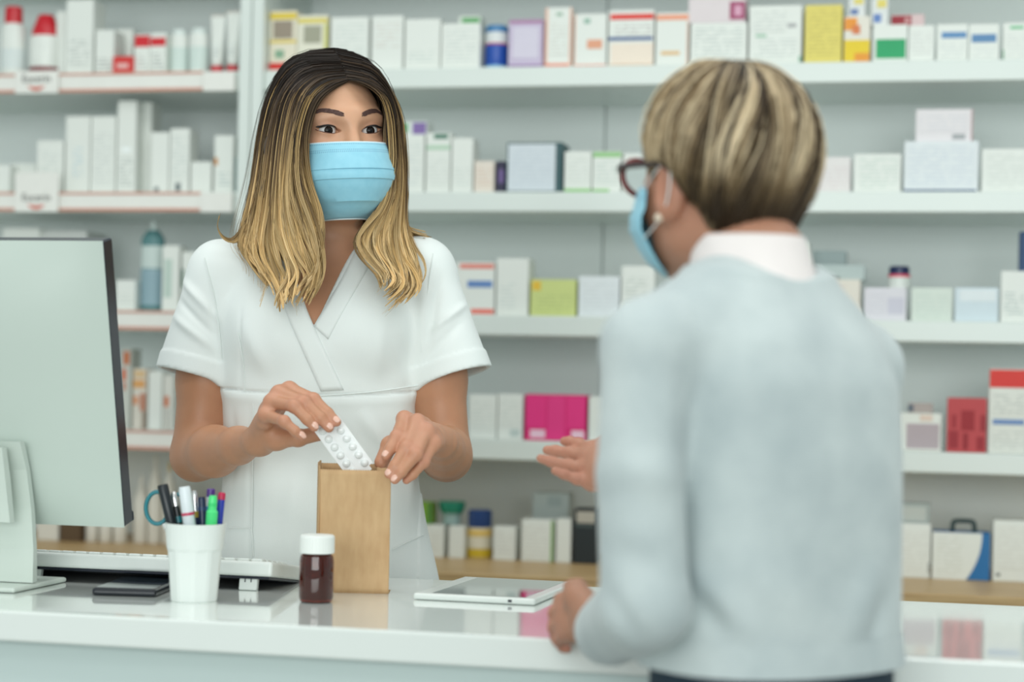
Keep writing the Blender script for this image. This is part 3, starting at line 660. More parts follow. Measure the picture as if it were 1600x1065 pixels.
# ring binder style pack with a blue swoosh and a dark handle
xc, y, z0, w, h = place(1457, 1548, 832, '5', .02)
o = box('carry_pack', -w/2, w/2, 0, .07, 0, h, colmat(24, 108, 168), None, .0008, (xc, y, z0)); tag(o, 'white and blue pack with curved edge and dark handle', 'box')
n = 14; v = [(-w/2, -.0008, h)]; v += [(-w/2+w*(.86-.27*(1-t)**2.2*1.0), -.0008, h*t) for t in np.linspace(1, 0, n)]; v += [(-w/2, -.0008, 0)]
mesh_obj('white_front', v, [tuple(range(len(v)-1, -1, -1))], M_carton, o)
box('small_print', -w/2+.008, -w/2+w*.52, -.0012, 0, h*.1, h*.9, text_mat(206, 210, 200, 226, 230, 224), o)
tube_obj('handle', [(-w*.16, .035, h), (-w*.15, .035, h+.014), (-w*.10, .035, h+.02), (w*.17, .035, h+.02), (w*.22, .035, h+.014), (w*.23, .035, h)], [.0045], colmat(44, 66, 64), o)
carton('large white carton at the right end of the oak top', 1552, 1616, 814, '5', W, [(.08, .2, .08, .14, (110, 116, 114))], text=[(.1, .9, .2, .95, (212, 214, 208))], dep=.08)

# ================================================================== things on the counter
def at_cam(px, py, z=CT):
    return on_height(px, py, z)
# ---- monitor seen from behind
M_alu = mat('silver_shell', srgb(196, 208, 200), 0.32, noise=0.02, scale=5)
M_blk = mat('monitor_black', srgb(16, 24, 40), 0.3)
MY = on_height(40, 918, CT).y+.02
mb = xz_on(205, 822, MY+.02)                        # lower right corner of the panel
MW, MH = 0.46, 0.362
mroot = empty('computer_monitor', (mb.x-MW/2, MY, CT)); tag(mroot, 'large silver-backed computer monitor at the left end of the counter', 'monitor')
zb = mb.z-CT; tilt = math.radians(13)
def panel_v(x, t, s):          # t along height, s thickness direction (positive to the screen side, away from the camera)
    return (x, math.sin(-tilt)*t+math.cos(tilt)*s, zb+math.cos(tilt)*t+math.sin(tilt)*s)
nx, nz = 25, 19; V = []
for j in range(nz):
    for i in range(nx):
        u, v_ = i/(nx-1)*2-1, j/(nz-1)*2-1
        bul = 0.030*(1-abs(u)**3.2)*(1-abs(v_)**3.2)
        V.append(panel_v(u*MW/2, (v_+1)/2*MH, -bul-.0005))
F = [(j*nx+i, j*nx+i+1, (j+1)*nx+i+1, (j+1)*nx+i) for j in range(nz-1) for i in range(nx-1)]
mesh_obj('back_shell', V, F, M_alu, mroot, True)
def slab(name, t0, t1, s0, s1, m, x0=-MW/2, x1=MW/2, bev=.002):
    o = box(name, x0, x1, s0, s1, t0, t1, m, mroot, bev)
    o.location = (0, 0, zb); o.rotation_euler = (tilt, 0, 0); return o
slab('screen_frame', 0, MH, 0, .027, M_blk)
slab('screen', .012, MH-.012, .027, .0282, mat('dark_screen', (.01, .012, .016), .1), -MW/2+.012, MW/2-.012, .0005)
slab('chin_lip', .0, .014, .027, .031, M_blk)
# neck and foot
M_neck = mat('stand_silver', srgb(206, 216, 208), 0.3, noise=.02)
def neck_part(name, rows, wd):
    V = []; n = len(rows)
    for (yy, zz, th) in rows:
        for sx in (-1, 1):
            for st in (0, 1): V.append((sx*wd/2+0.03, yy-st*th, zz))
    F = []
    for i in range(n-1):
        a = i*4; b = a+4
        for p, q in ((0, 1), (1, 3), (3, 2), (2, 0)): F.append((a+p, a+q, b+q, b+p))
    F += [(0, 2, 3, 1), (4*n-4, 4*n-3, 4*n-1, 4*n-2)]
    o = mesh_obj(name, V, F, M_neck, mroot); return o
bev_ = neck_part('neck', [(-.02, .008, .012), (-.022, .05, .010), (-.03, .10, .010), (-.045, .15, .010), (-.062, .185, .012)], .185)
nb = neck_part('neck_mount', [(-.05, .085, .012), (-.063, .14, .014), (-.075, .178, .012)], .155); nb.location = (0, -.004, 0)
box('foot_plate', -.095+.03, .095+.03, -.085, .06, .0005, .007, M_neck, mroot, .003, seg=2)
box('rubber_pad', -.09+.03, .09+.03, -.08, .055, 0, .0006, M_blk, mroot)

# ---- keyboard seen from its back edge
M_kb = mat('keyboard_white', srgb(222, 228, 224), .35)
kb_ = on_height(466, 912, CT); kf = on_height(388, 922, CT)
KL = 0.40; kr = empty('keyboard', (kb_.x-KL/2, kf.y+.066, CT)); tag(kr, 'white keyboard with raised rear foot lying along the counter', 'keyboard')
kt = math.radians(7.5)
bm = bmesh.new(); bm_box(bm, -KL/2, KL/2, -.012, .118, .0, .019, .004, 3)
ko = bm_obj('case', bm, M_kb, kr, (0, -.06, .0175), (-kt, 0, 0))
bm = bmesh.new(); bm_box(bm, -KL/2+.004, KL/2-.004, -.009, .115, -.0035, .0, .001)
bm_obj('underside', bm, M_blk, kr, (0, -.06, .0175), (-kt, 0, 0))
bmk = bmesh.new(); bm_box(bmk, -.0076, .0076, -.0076, .0076, 0, .0045, .0012); kme = bpy.data.meshes.new('key'); bmk.to_mesh(kme); bmk.free(); kme.materials.append(M_kb)
for r in range(5):
    for c in range(20):
        k = bpy.data.objects.new('key', kme); link(k, ko); k.location = (-KL/2+.018+c*.0187, .012+r*.0195, .0180)
for fx in (kf.x-kb_.x+KL/2, -.13):
    bm = bmesh.new(); bm_box(bm, -.012, .012, -.004, .004, 0, .0215, .001)
    ft = bm_obj('rear_foot', bm, M_kb, kr, (fx, -.066, 0), (math.radians(-12), 0, 0))
    for sx in (-.004, .004): box('slot', sx-.0006, sx+.0006, -.0046, -.0038, .010, .018, M_blk, ft)

# ---- phone
p0 = on_height(140, 931, CT)
ph = empty('smartphone', p0+c2w(.046, .076, 0), YAW+math.radians(-4)); tag(ph, 'black smartphone lying flat behind the white pen cup', 'phone')
box('body', -.040, .040, -.074, .074, .0002, .010, mat('phone_black', srgb(14, 20, 30), .25), ph, .004, seg=3)
box('screen', -.036, .036, -.069, .069, .010, .0103, mat('phone_glass', srgb(38, 46, 52), .06), ph)
box('side_button', -.0408, -.0395, .02, .035, .004, .006, M_blk, ph)

# ---- pen cup: smooth rim band above ten facets
M_cup = mat('cup_white_plastic', srgb(228, 234, 230), .3, noise=.012)
cpos = on_height(297, 942, CT)+c2w(0, .028, 0)
sc_c = FPX/2.30
RT, RB, CHT = 47.5/sc_c, 37.5/sc_c, .0935
cup = empty('pen_cup', cpos); tag(cup, 'white faceted plastic cup full of pens', 'cup')
n = 40; rows = []
def crad(z): return RB+(RT-RB)*z/CHT
zs = [0, .0015, .004, .028, .056, .060, .064, .092, .0935]
V = []
for z in zs:
    for j in range(n):
        a = 2*math.pi*(j+.5)/n; r = crad(z)
        if z < .061:
            seg = 2*math.pi/10; loc = (a % seg)-seg/2; r = r*.965*math.cos(seg/2)/math.cos(loc)*1.03
        if z == 0: r *= .97
        V.append((r*math.cos(a), r*math.sin(a), z))
ni = len(zs)
for z in [.0935, .006]:
    for j in range(n):
        a = 2*math.pi*(j+.5)/n; r = crad(z)*.955-.001; V.append((r*math.cos(a), r*math.sin(a), z))
F = [(i*n+j, i*n+(j+1) % n, (i+1)*n+(j+1) % n, (i+1)*n+j) for i in range(ni+1) for j in range(n)]
F += [tuple(range(n-1, -1, -1)), tuple((ni+1)*n+j for j in range(n))]
co = mesh_obj('cup_wall', V, F, M_cup, cup)
# pens; each is a lathe along its own axis from the cup floor to a measured top
def stick(name, label, cat, px_top, py_top, dd, bx, by, prof, parts, m, lean=None):
    """from the cup floor point (bx,by) to the pixel (px_top,py_top) at depth offset dd from the cup axis"""
    d0 = cpos.x*(-SA)+cpos.y*CA
    x, d, z = pxd(px_top, py_top, d0+dd); top = c2w(x, d, z)
    bot = Vector((cpos.x, cpos.y, CT+.0068))+Vector((bx*CA-by*SA, bx*SA+by*CA, 0))
    ax = top-bot; L = ax.length
    root = lathe(name, [(r, t*L) for r, t in prof], m, None, 16); tag(root, label, cat, 'pens in the cup')
    root.location = bot; root.rotation_mode = 'QUATERNION'; root.rotation_quaternion = Vector((0, 0, 1)).rotation_difference(ax.normalized())
    for nm, pr, mm in parts: lathe(nm, [(r, t*L) for r, t in pr], mm, root, 16)
    return root, L
g = lambda *c: mat('plastic_%d_%d_%d' % c, srgb(*c), .3)
stick('marker', 'thick black marker leaning left in the cup', 'marker', 254, 757, .004, -.006, -.008, [(.005, 0), (.0058, .02), (.0060, .55), (.0066, .56), (.0066, .98), (.006, 1)], [('cap_ring', [(.0068, .55), (.0068, .575)], g(40, 52, 58))], g(22, 30, 36))
stick('ballpoint_pen', 'black pen with silver clip between the markers', 'pen', 271, 768, .010, -.004, .004, [(.002, 0), (.0045, .06), (.0045, .8), (.004, .86)], [('push_button', [(.0035, .86), (.0035, .98), (.0025, 1)], mat('chrome', (.8, .8, .8), .15, 1.0)), ('clip', [(.0049, .70), (.0049, .76)], g(30, 110, 120))], g(20, 24, 28))
stick('marker', 'white marker with a red mark and blue print', 'marker', 288, 760, -.014, .008, -.012, [(.005, 0), (.0066, .03), (.0070, .6), (.0075, .61), (.0072, .97), (.0062, 1)], [('red_mark', [(.0078, .74), (.0078, .765)], g(196, 56, 92)), ('blue_print', [(.0075, .50), (.0075, .60)], g(126, 176, 214))], g(222, 230, 234))
stick('ballpoint_pen', 'silver and gold pen in the middle of the cup', 'pen', 303, 766, .012, .006, .012, [(.002, 0), (.0042, .06), (.0042, .74)], [('collar', [(.0045, .74), (.0045, .80)], g(190, 168, 60)), ('push_button', [(.0040, .80), (.0038, .96), (.0025, 1)], mat('chrome', (.8, .8, .8), .15, 1.0))], g(30, 48, 84))
stick('ballpoint_pen', 'dark navy pen behind the green highlighter', 'pen', 315, 776, .004, .014, .002, [(.002, 0), (.0046, .05), (.0046, .97), (.0038, 1)], [('clip', [(.0050, .86), (.0050, .9)], g(36, 60, 100))], g(18, 36, 70))
stick('ballpoint_pen', 'white and purple tipped pen rising behind the highlighter', 'pen', 330, 763, .022, .008, .018, [(.002, 0), (.0048, .05), (.0048, .93)], [('cap', [(.0052, .92), (.0052, .99), (.004, 1)], g(76, 44, 122)), ('blue_sleeve', [(.0051, .72), (.0051, .83)], g(70, 150, 210))], g(214, 222, 230))
stick('highlighter', 'bright green highlighter at the right of the cup', 'highlighter', 333, 774, -.012, .016, -.004, [(.005, 0), (.0066, .03), (.0070, .84), (.0052, .86), (.0050, .98), (.004, 1)], [('pocket_clip', [(.0055, .90), (.0055, .93)], g(60, 210, 120))], g(76, 222, 130))
stick('ballpoint_pen', 'blue pen with red end leaning out at the right', 'pen', 347, 769, .010, .020, .008, [(.002, 0), (.0042, .05), (.0044, .94)], [('end_plug', [(.0046, .93), (.0046, .985), (.0034, 1)], g(186, 36, 76))], g(40, 60, 170))
# scissors: a teal loop handle standing in the cup
d0 = cpos.x*(-SA)+cpos.y*CA
M_teal = mat('scissor_teal', srgb(20, 118, 130), .3)
sr = empty('scissors', (cpos.x, cpos.y, CT)); sr.rotation_euler = (0, 0, YAW); tag(sr, 'scissors with teal loop handles standing in the cup', 'scissors', 'pens in the cup')
def cuploc(px, py, dd):
    x, d, z = pxd(px, py, d0+dd); cxm, cym = cpos.x*CA+cpos.y*SA, d0
    return np.array((x-cxm, d-cym, z-CT))
for s, (px, dd) in enumerate(((246, .012), (277, .020))):
    c0 = cuploc(px, 793, dd); rr = .0155 if s == 0 else .013; ang = np.linspace(0, 2*np.pi, 26)
    P = np.stack([c0[0]+rr*.9*np.cos(ang), np.full(26, c0[1]), c0[2]+rr*1.25*np.sin(ang)], 1)
    v, f = tubes(P[None], np.full((1, 26), .0026), 8); mesh_obj('loop_handle', v, f, M_teal, sr, True)
    e = np.array((.000+.006*s, .016, .012)); st = c0+np.array((.008-.012*s, 0, -rr*1.2))
    v, f = tubes(spline([st, (st+e)/2, e], 8)[None], np.linspace(.003, .0014, 8)[None], 6); mesh_obj('blade', v, f, mat('chrome', (.8, .8, .8), .15, 1.0), sr, True)

# ---- amber pill bottle
bp = on_height(491, 943, CT)+c2w(0, .0205, 0)
pr = empty('pill_bottle', bp); tag(pr, 'amber pill bottle with ribbed white cap in front of the paper bag', 'bottle')
S = FPX/2.325; R = 27.0/S
M_amb = mat('amber_glass', srgb(126, 38, 12), .03, noise=0, Transmission_Weight=0.85, IOR=1.45, Coat_Weight=.5)
zsb = .0590
prof = [(R*.80, 0), (R*.94, .0015), (R, .006), (R, zsb-.010), (R*.95, zsb-.003), (R*.80, zsb), (R*.80, zsb+.010)]
inner = [(R*.74, zsb+.010), (R*.74, zsb-.001), (R*.88, zsb-.006), (R*.92, zsb-.012), (R*.92, .008), (R*.80, .004)]
lathe('glass_body', prof+inner, M_amb, pr, 40)
M_liq = mat('syrup_dark', srgb(64, 16, 8), .1, noise=0, Transmission_Weight=.35, IOR=1.36)
lathe('syrup', [(R*.78, .0045), (R*.905, .0085), (R*.905, .044), (R*.89, .0445)], M_liq, pr, 36)
nn = 72; V = []; zc0, zc1 = zsb+.0005, zsb+.0225
for z, f_ in ((zc0, .98), (zc0+.001, 1.0), (zc1-.003, 1.0), (zc1-.0006, .965), (zc1, .92)):
    for j in range(nn):
        a = 2*math.pi*j/nn; r = R*1.0*f_*(1.0+(.010 if j % 2 else 0)*(z < zc1-.001)); V.append((r*math.cos(a), r*math.sin(a), z))
F = [(i*nn+j, i*nn+(j+1) % nn, (i+1)*nn+(j+1) % nn, (i+1)*nn+j) for i in range(4) for j in range(nn)]+[tuple(range(nn-1, -1, -1)), tuple(4*nn+j for j in range(nn))]
mesh_obj('cap', V, F, mat('cap_white', srgb(232, 236, 232), .4, noise=.01), pr)

# ---- kraft paper bag
def bag_mat():
    m = bpy.data.materials.new('kraft_paper'); m.use_nodes = True; nt = m.node_tree; b = nt.nodes['Principled BSDF']; b.inputs['Roughness'].default_value = .75
    tc = nt.nodes.new('ShaderNodeTexCoord'); mp = nt.nodes.new('ShaderNodeMapping'); mp.inputs['Scale'].default_value = (60, 60, 14)
    n1 = nt.nodes.new('ShaderNodeTexNoise'); n1.inputs['Scale'].default_value = 2.2; n1.inputs['Detail'].default_value = 4
    n2 = nt.nodes.new('ShaderNodeTexNoise'); n2.inputs['Scale'].default_value = 26; n2.inputs['Detail'].default_value = 5
    nt.links.new(tc.outputs['Object'], mp.inputs[0]); nt.links.new(mp.outputs[0], n1.inputs['Vector']); nt.links.new(tc.outputs['Object'], n2.inputs['Vector'])
    ad = nt.nodes.new('ShaderNodeMath'); ad.operation = 'ADD'; nt.links.new(n1.outputs['Fac'], ad.inputs[0]); nt.links.new(n2.outputs['Fac'], ad.inputs[1])
    r = nt.nodes.new('ShaderNodeValToRGB'); r.color_ramp.elements[0].position = .35; r.color_ramp.elements[1].position = .65
    r.color_ramp.elements[0].color = (*srgb(188, 152, 110), 1); r.color_ramp.elements[1].color = (*srgb(202, 168, 126), 1)
    hf = nt.nodes.new('ShaderNodeMath'); hf.operation = 'MULTIPLY'; hf.inputs[1].default_value = .5; nt.links.new(ad.outputs[0], hf.inputs[0])
    nt.links.new(hf.outputs[0], r.inputs[0]); nt.links.new(r.outputs[0], b.inputs['Base Color'])
    bp_ = nt.nodes.new('ShaderNodeBump'); bp_.inputs['Strength'].default_value = .25; bp_.inputs['Distance'].default_value = .002; nt.links.new(n2.outputs['Fac'], bp_.inputs['Height']); nt.links.new(bp_.outputs[0], b.inputs['Normal'])
    return m
M_bag = bag_mat()
BD = 2.433                                         # depth of the bag's front panel
bx0, bx1 = [(p-800)/FPX*BD for p in (503, 614)]
bcx = (bx0+bx1)/2; BWd = (bx1-bx0); BH = (925-733)*BD/FPX
broot = empty('paper_bag', c2w(bcx, BD+.022, CT), YAW); tag(broot, 'brown kraft paper bag with open zigzag top standing on the counter', 'paper bag')
def sheet(name, fn, nu, nv, m, parent, zig=0.0):
    V = []
    for j in range(nv):
        for i in range(nu):
            u, v_ = i/(nu-1), j/(nv-1); p = np.array(fn(u, v_), float)
            if j == nv-1: p[2] += zig*(1 if i % 2 else -1)
            V.append(p)
    F = [(j*nu+i, j*nu+i+1, (j+1)*nu+i+1, (j+1)*nu+i) for j in range(nv-1) for i in range(nu-1)]
    o = mesh_obj(name, V, F, m, parent, True)
    md = o.modifiers.new('paper_thickness', 'SOLIDIFY'); md.thickness = .0006; md.offset = 0
    return o
hw = BWd/2
wob = lambda u, v: .0016*math.sin(7*u+3*v)*math.sin(3.1*v)+.0010*math.sin(15*u*v+1)
sheet('front_panel', lambda u, v: (-hw+BWd*u, -.022+wob(u, v)-.004*v*v*(1-abs(2*u-1))-.0014*math.exp(-((v-.087)/.03)**2), .0004+BH*v), 61, 24, M_bag, broot, .0005)
sheet('back_panel', lambda u, v: (-hw-.003+BWd*u, .022+wob(u, v)+.003*v, .0004+(BH+.006)*v), 61, 24, M_bag, broot, .0005)
sheet('gusset', lambda u, v: (-hw-.003*u-.004*math.sin(math.pi*u)*0-.0035*math.sin(math.pi*u), -.022+.0445*u, .0004+(BH+.004+.006*u)*v), 9, 16, M_bag, broot, .0005)
sheet('gusset', lambda u, v: (hw-.003*u-(.006+.012*v)*math.sin(math.pi*u), -.022+.0445*u, .0004+(BH+.003)*v), 9, 16, M_bag, broot, .0005)
sheet('bottom', lambda u, v: (-hw+BWd*u, -.022+.044*v, .0005), 4, 4, M_bag, broot)

# ---- blister strip
M_foil = mat('blister_white', srgb(240, 242, 242), .28, noise=.01)
M_tab = mat('tablet_dome', srgb(232, 236, 235), .12, noise=.01, Coat_Weight=.6)
bl = empty('blister_strip', c2w(*pxd(537, 698, 2.452)), YAW); tag(bl, 'white blister strip of round tablets held above the paper bag', 'blister pack')
e1 = np.array(pxd(514, 662, 2.456)); e2 = np.array(pxd(566, 734, 2.456)); c_ = np.array(pxd(537, 698, 2.452))
ax = e2-e1; ax[1] = .004; ax /= np.linalg.norm(ax); up = np.cross(ax, (0, 1, 0)); up /= np.linalg.norm(up); nrm = np.cross(up, ax)
if nrm[1] > 0: nrm = -nrm
BL, BWW = .088, .037
Mx = Matrix(((ax[0], up[0], nrm[0], 0), (ax[1], up[1], nrm[1], 0), (ax[2], up[2], nrm[2], 0), (0, 0, 0, 1)))
def blp(o): o.matrix_local = Mx; return o
bm = bmesh.new(); bm_box(bm, -BL/2, BL/2, -BWW/2, BWW/2, -.0004, .0004)
bmesh.ops.bevel(bm, geom=[e for e in bm.edges if abs(e.verts[0].co.z-e.verts[1].co.z) > .0005], offset=.006, segments=4, affect='EDGES')
blp(bm_obj('foil_card', bm, M_foil, bl))
bm = bmesh.new(); bm_box(bm, -BL/2+.004, BL/2-.004, -.0035, .0035, .0003, .0009, .0003); blp(bm_obj('centre_ridge', bm, M_foil, bl))
dome = [(.0052, 0), (.0050, .0012), (.0042, .0026), (.0024, .0034), (.0003, .0036)]
first = None
for i in range(6):
    for s in (-1, 1):
        if first is None:
            first = lathe('tablet_pocket', dome, M_tab, bl, 16); o = first
        else:
            o = first.copy(); COL.objects.link(o); o.parent = bl
        o.matrix_local = Mx @ Matrix.Translation((-.032+i*.0128, s*.0096+0, .0004))

# ---- tablet computer
ta, tb, tcn = on_height(655, 937, CT), on_height(846, 947, CT), on_height(891, 918, CT)
tr = empty('tablet_computer', ((ta.x+tcn.x)/2, (ta.y+tcn.y)/2, CT)); tang = math.atan2(tb.y-ta.y, tb.x-ta.x); tr.rotation_euler = (0, 0, tang)
tag(tr, 'white tablet computer lying on the counter by the sweater sleeve', 'tablet')
tw, td = (tb-ta).length, abs((tcn-tb).length*math.cos(math.atan2(tcn.y-tb.y, tcn.x-tb.x)-tang-math.pi/2))
box('body', -tw/2, tw/2, -td/2, td/2, .0004, .0085, mat('tablet_white', srgb(222, 228, 224), .25, noise=.01), tr, .003, seg=3)
box('screen', -tw/2+.022, tw/2-.014, -td/2+.010, td/2-.008, .0085, .0088, mat('tablet_glass', srgb(60, 64, 62), .03, noise=0, IOR=2.0, Specular_IOR_Level=1.0, Coat_Weight=1.0, Coat_Roughness=.02), tr)
box('port', tw/2-.034, tw/2-.029, -td/2-.0004, -td/2+.001, .003, .0062, M_blk, tr)

# ================================================================== people: shared builders
def Lfun(x0, d0, dd):
    def f(px, py, d):
        x, d_, z = pxd(px, py, d+dd); return np.array((x-x0, d_-d0, z))
    return f
def finger(pts, rad, k=0.0035, kroot=.007):
    pr = chain(pts, rad, k, kroot)
    pr.append(cap(pts[1], np.array(pts[1])+1e-4, rad[1]*1.03, rad[1]*1.03, .004))      # knuckle
    return pr
def hand(L, wrist, fingers, thumb, scale=1.0, palm_r=.0105, wr=.019):
    """fingers: four lists of (px,py,d) from the knuckle to the tip"""
    P = []; w = L(*wrist); F = [[L(*q) for q in f] for f in fingers]; T = [L(*q) for q in thumb]
    mid = sum(f[0] for f in F)/4
    P.append(cap(w, w*.55+mid*.45, wr, wr*.85, .012))
    for i, f in enumerate(F):
        P.append(cap(w*.75+mid*.25+(f[0]-mid)*.25, f[0], palm_r*1.05*scale, palm_r*.95*scale, .010))
    for i in range(3):
        P.append(cap(F[i][0]*.8+w*.2, F[i+1][0]*.8+w*.2, palm_r*.9*scale, palm_r*.9*scale, .008))
    for i, f in enumerate(F):
        s = scale*(1.0, 1.03, .97, .85)[i]
        P += finger(f, [.0092*s, .0080*s, .0071*s, .0060*s])
    P.append(cap(w*.7+T[0]*.3, T[0], .016*scale, .0135*scale, .012))
    P += finger(T, [.0125*scale, .0105*scale, .0093*scale, .0075*scale][:len(T)], .004, .010)
    return P, F, T, w
def nail_objs(parent, F, toward, m, scale=1.0):
    for f in F:
        a, b = np.array(f[-2]), np.array(f[-1]); ax = (b-a)/np.linalg.norm(b-a); tw = np.array(toward, float); tw -= ax*(tw@ax); tw /= np.linalg.norm(tw); sd = np.cross(ax, tw)
        c = b-ax*.0015+tw*.0052*scale; V = []; n, k = 7, 7
        for i in range(n):
            for j in range(k):
                u, v = (i/(n-1))*2-1, (j/(k-1))*2-1
                wv = .0041*scale*math.sqrt(max(0, 1-(max(0, abs(u)-.3)/.75)**2)); V.append(c+ax*(.0055*scale*u)+sd*(wv*v)+tw*(.0012-.0017*v*v-.0008*u*u+.0004))
        Fq = [(i*k+j, i*k+j+1, (i+1)*k+j+1, (i+1)*k+j) for i in range(n-1) for j in range(k-1)]
        mesh_obj('fingernail', V, Fq, m, parent, True)
ELL, CAP = ell, cap
def head_axes(yaw, pitch=0.0, roll=0.0):
    """columns: head x (to the figure's left seen from the front = image right when facing the camera), y (back of head), z up"""
    R = Matrix.Rotation(yaw, 3, 'Z') @ Matrix.Rotation(pitch, 3, 'X') @ Matrix.Rotation(roll, 3, 'Y')
    return np.array(R)
def head_prims(HC, R, nose=True, eyes=True, S=1.0):
    P = []; H = lambda *p: HC+R@(np.array(p, float)*S)
    def ell(c, r, R=None, k=.01, op='u'): return ELL(c, np.array(r)*S, R, k, op)
    def cap(a, b, r1, r2, k=.01, op='u'): return CAP(a, b, r1*S, r2*S, k, op)
    P.append(ell(H(0, .012, .028), (.074, .094, .087), R, .02))
    P.append(ell(H(0, -.034, -.035), (.061, .056, .085), R, .03))
    for s in (-1, 1):
        P.append(cap(H(s*.045, -.005, -.075), H(s*.006, -.064, -.098), .020, .018, .025))
        P.append(ell(H(s*.037, -.058, -.032), (.022, .022, .024), R, .02))
        P.append(cap(H(s*.010, -.079, .020), H(s*.042, -.066, .019), .0115, .010, .018))
    P.append(cap(H(0, -.085, .006), H(0, -.102, -.040), .0072, .0105, .014))
    if eyes:
        for s in (-1, 1):
            P.append(Prim(ell(H(s*.031, -.101, -.001), (.019, .019, .014), R).fn, H(s*.031, -.101, 0)-.03, H(s*.031, -.101, 0)+.03, .012, 's'))
            P.append(cap(H(s*.031, -.0705, 0), H(s*.031, -.0706, 0), .0140, .0140, .005))
            c = H(s*.031, -.0705, 0)
            def carve(X, Y, Z, c=c, s=s):
                px, py, pz = X-c[0], Y-c[1], Z-c[2]
                x = (px*R[0, 0]+py*R[1, 0]+pz*R[2, 0])*s; y = px*R[0, 1]+py*R[1, 1]+pz*R[2, 1]; z = px*R[0, 2]+py*R[1, 2]+pz*R[2, 2]
                z = z-x*.10
                q = np.clip(1-(x/.0165)**2, -1, 1); up = .0062*np.sign(q)*np.abs(q)**.75; lo = .0044*np.sign(q)*np.abs(q)**.9
                return np.maximum(np.where(z > 0, z-up, -z-lo)*.8, y+.002)
            P.append(Prim(carve, c-.02, c+.02, .0012, 's'))
    return P, H
def eye_mat(name, iris):
    m = bpy.data.materials.new(name); m.use_nodes = True; nt = m.node_tree; b = nt.nodes['Principled BSDF']; b.inputs['Roughness'].default_value = .08
    b.inputs['Specular IOR Level'].default_value = .22
    tc = nt.nodes.new('ShaderNodeTexCoord'); sp = nt.nodes.new('ShaderNodeSeparateXYZ'); nt.links.new(tc.outputs['Object'], sp.inputs[0])
    cm = nt.nodes.new('ShaderNodeCombineXYZ'); nt.links.new(sp.outputs['X'], cm.inputs[0]); nt.links.new(sp.outputs['Z'], cm.inputs[2])
    ln = nt.nodes.new('ShaderNodeVectorMath'); ln.operation = 'LENGTH'; nt.links.new(cm.outputs[0], ln.inputs[0])
    r = nt.nodes.new('ShaderNodeValToRGB'); mr = nt.nodes.new('ShaderNodeMapRange'); mr.inputs[1].default_value = 0; mr.inputs[2].default_value = .0125
    nt.links.new(ln.outputs['Value'], mr.inputs[0]); nt.links.new(mr.outputs[0], r.inputs[0])
    e = r.color_ramp.elements; e[0].color = (.003, .003, .004, 1); e[0].position = .20; e[1].color = (*iris, 1); e[1].position = .26
    x = e.new(.46); x.color = (*[c*.5 for c in iris], 1); y = e.new(.53); y.color = (.74, .72, .71, 1)
    nt.links.new(r.outputs[0], b.inputs['Base Color']); return m
def hair_strands(name, guides, count, seed, cfun, parent, m, npt=30, rad=.00042, spread=.010, dspread=.012, clump=.55, wav=.002, push=None, vary=.0):
    """guides: list of polylines in order across the head; strands interpolate between neighbours"""
    rg = np.random.default_rng(seed); G = np.stack([spline(g, npt) for g in guides])
    k = len(G); t = np.linspace(0, 1, npt)
    s = rg.uniform(0, k-1-1e-6, count)
    nc = max(4, int(count/70)); cc = np.sort(rg.uniform(0, k-1-1e-6, nc))             # lock centres
    ci = np.abs(s[:, None]-cc[None]).argmin(1); sc_ = cc[ci]
    cl = (clump*t**1.5)[None]; se = s[:, None]*(1-cl)+sc_[:, None]*cl
    i = np.clip(se.astype(int), 0, k-2); u = (se-i)[..., None]
    te = (1-vary*rg.uniform(0, 1, nc)**1.5)[ci][:, None]*(1-.06*rg.uniform(0, 1, count))[:, None]; tf = te*t[None]*(npt-1.001); ti = tf.astype(int); w_ = (tf-ti)[..., None]
    Ga, Gb = G[i, ti]*(1-w_)+G[i, ti+1]*w_, G[i+1, ti]*(1-w_)+G[i+1, ti+1]*w_
    P = Ga*(1-u)+Gb*u
    off = rg.normal(0, 1, (count, 3))*np.array((spread, dspread, spread*.6))
    loff = rg.normal(0, 1, (nc, 3))*np.array((spread*.9, dspread*.6, spread*.5))
    env = (0.25+.75*np.sin(np.pi*np.clip(t*1.15, 0, 1))**.7)*(1-.45*t)
    P = P+off[:, None, :]*env[None, :, None]*.6+loff[ci][:, None, :]*(t**.8)[None, :, None]
    ph = rg.uniform(0, 6.28, (nc, 2)); am = rg.uniform(.3, 1.2, nc)
    wv = wav*(t**2.4)[None]*am[ci][:, None]
    P[..., 0] += wv*np.sin(t[None]*11+ph[ci][:, :1]); P[..., 1] += wv*np.cos(t[None]*11+ph[ci][:, 1:2])
    if push is not None: P = push(P)
    rr = rad*(1.0-.55*t**3)[None]*rg.uniform(.7, 1.3, (count, 1))
    V, F = tubes(P, rr, 2)
    C = cfun(P, t, s, ci, rg)                                                            # (count,npt,3)
    tone = np.repeat(C.reshape(-1, 3), 2, axis=0)
    return V, F, tone
def merge(parts):
    VV, FF, TT, o = [], [], [], 0
    for V, F, T in parts:
        VV.append(V); FF.append(F+o); TT.append(T); o += len(V)
    return np.vstack(VV), np.vstack(FF), np.vstack(TT)
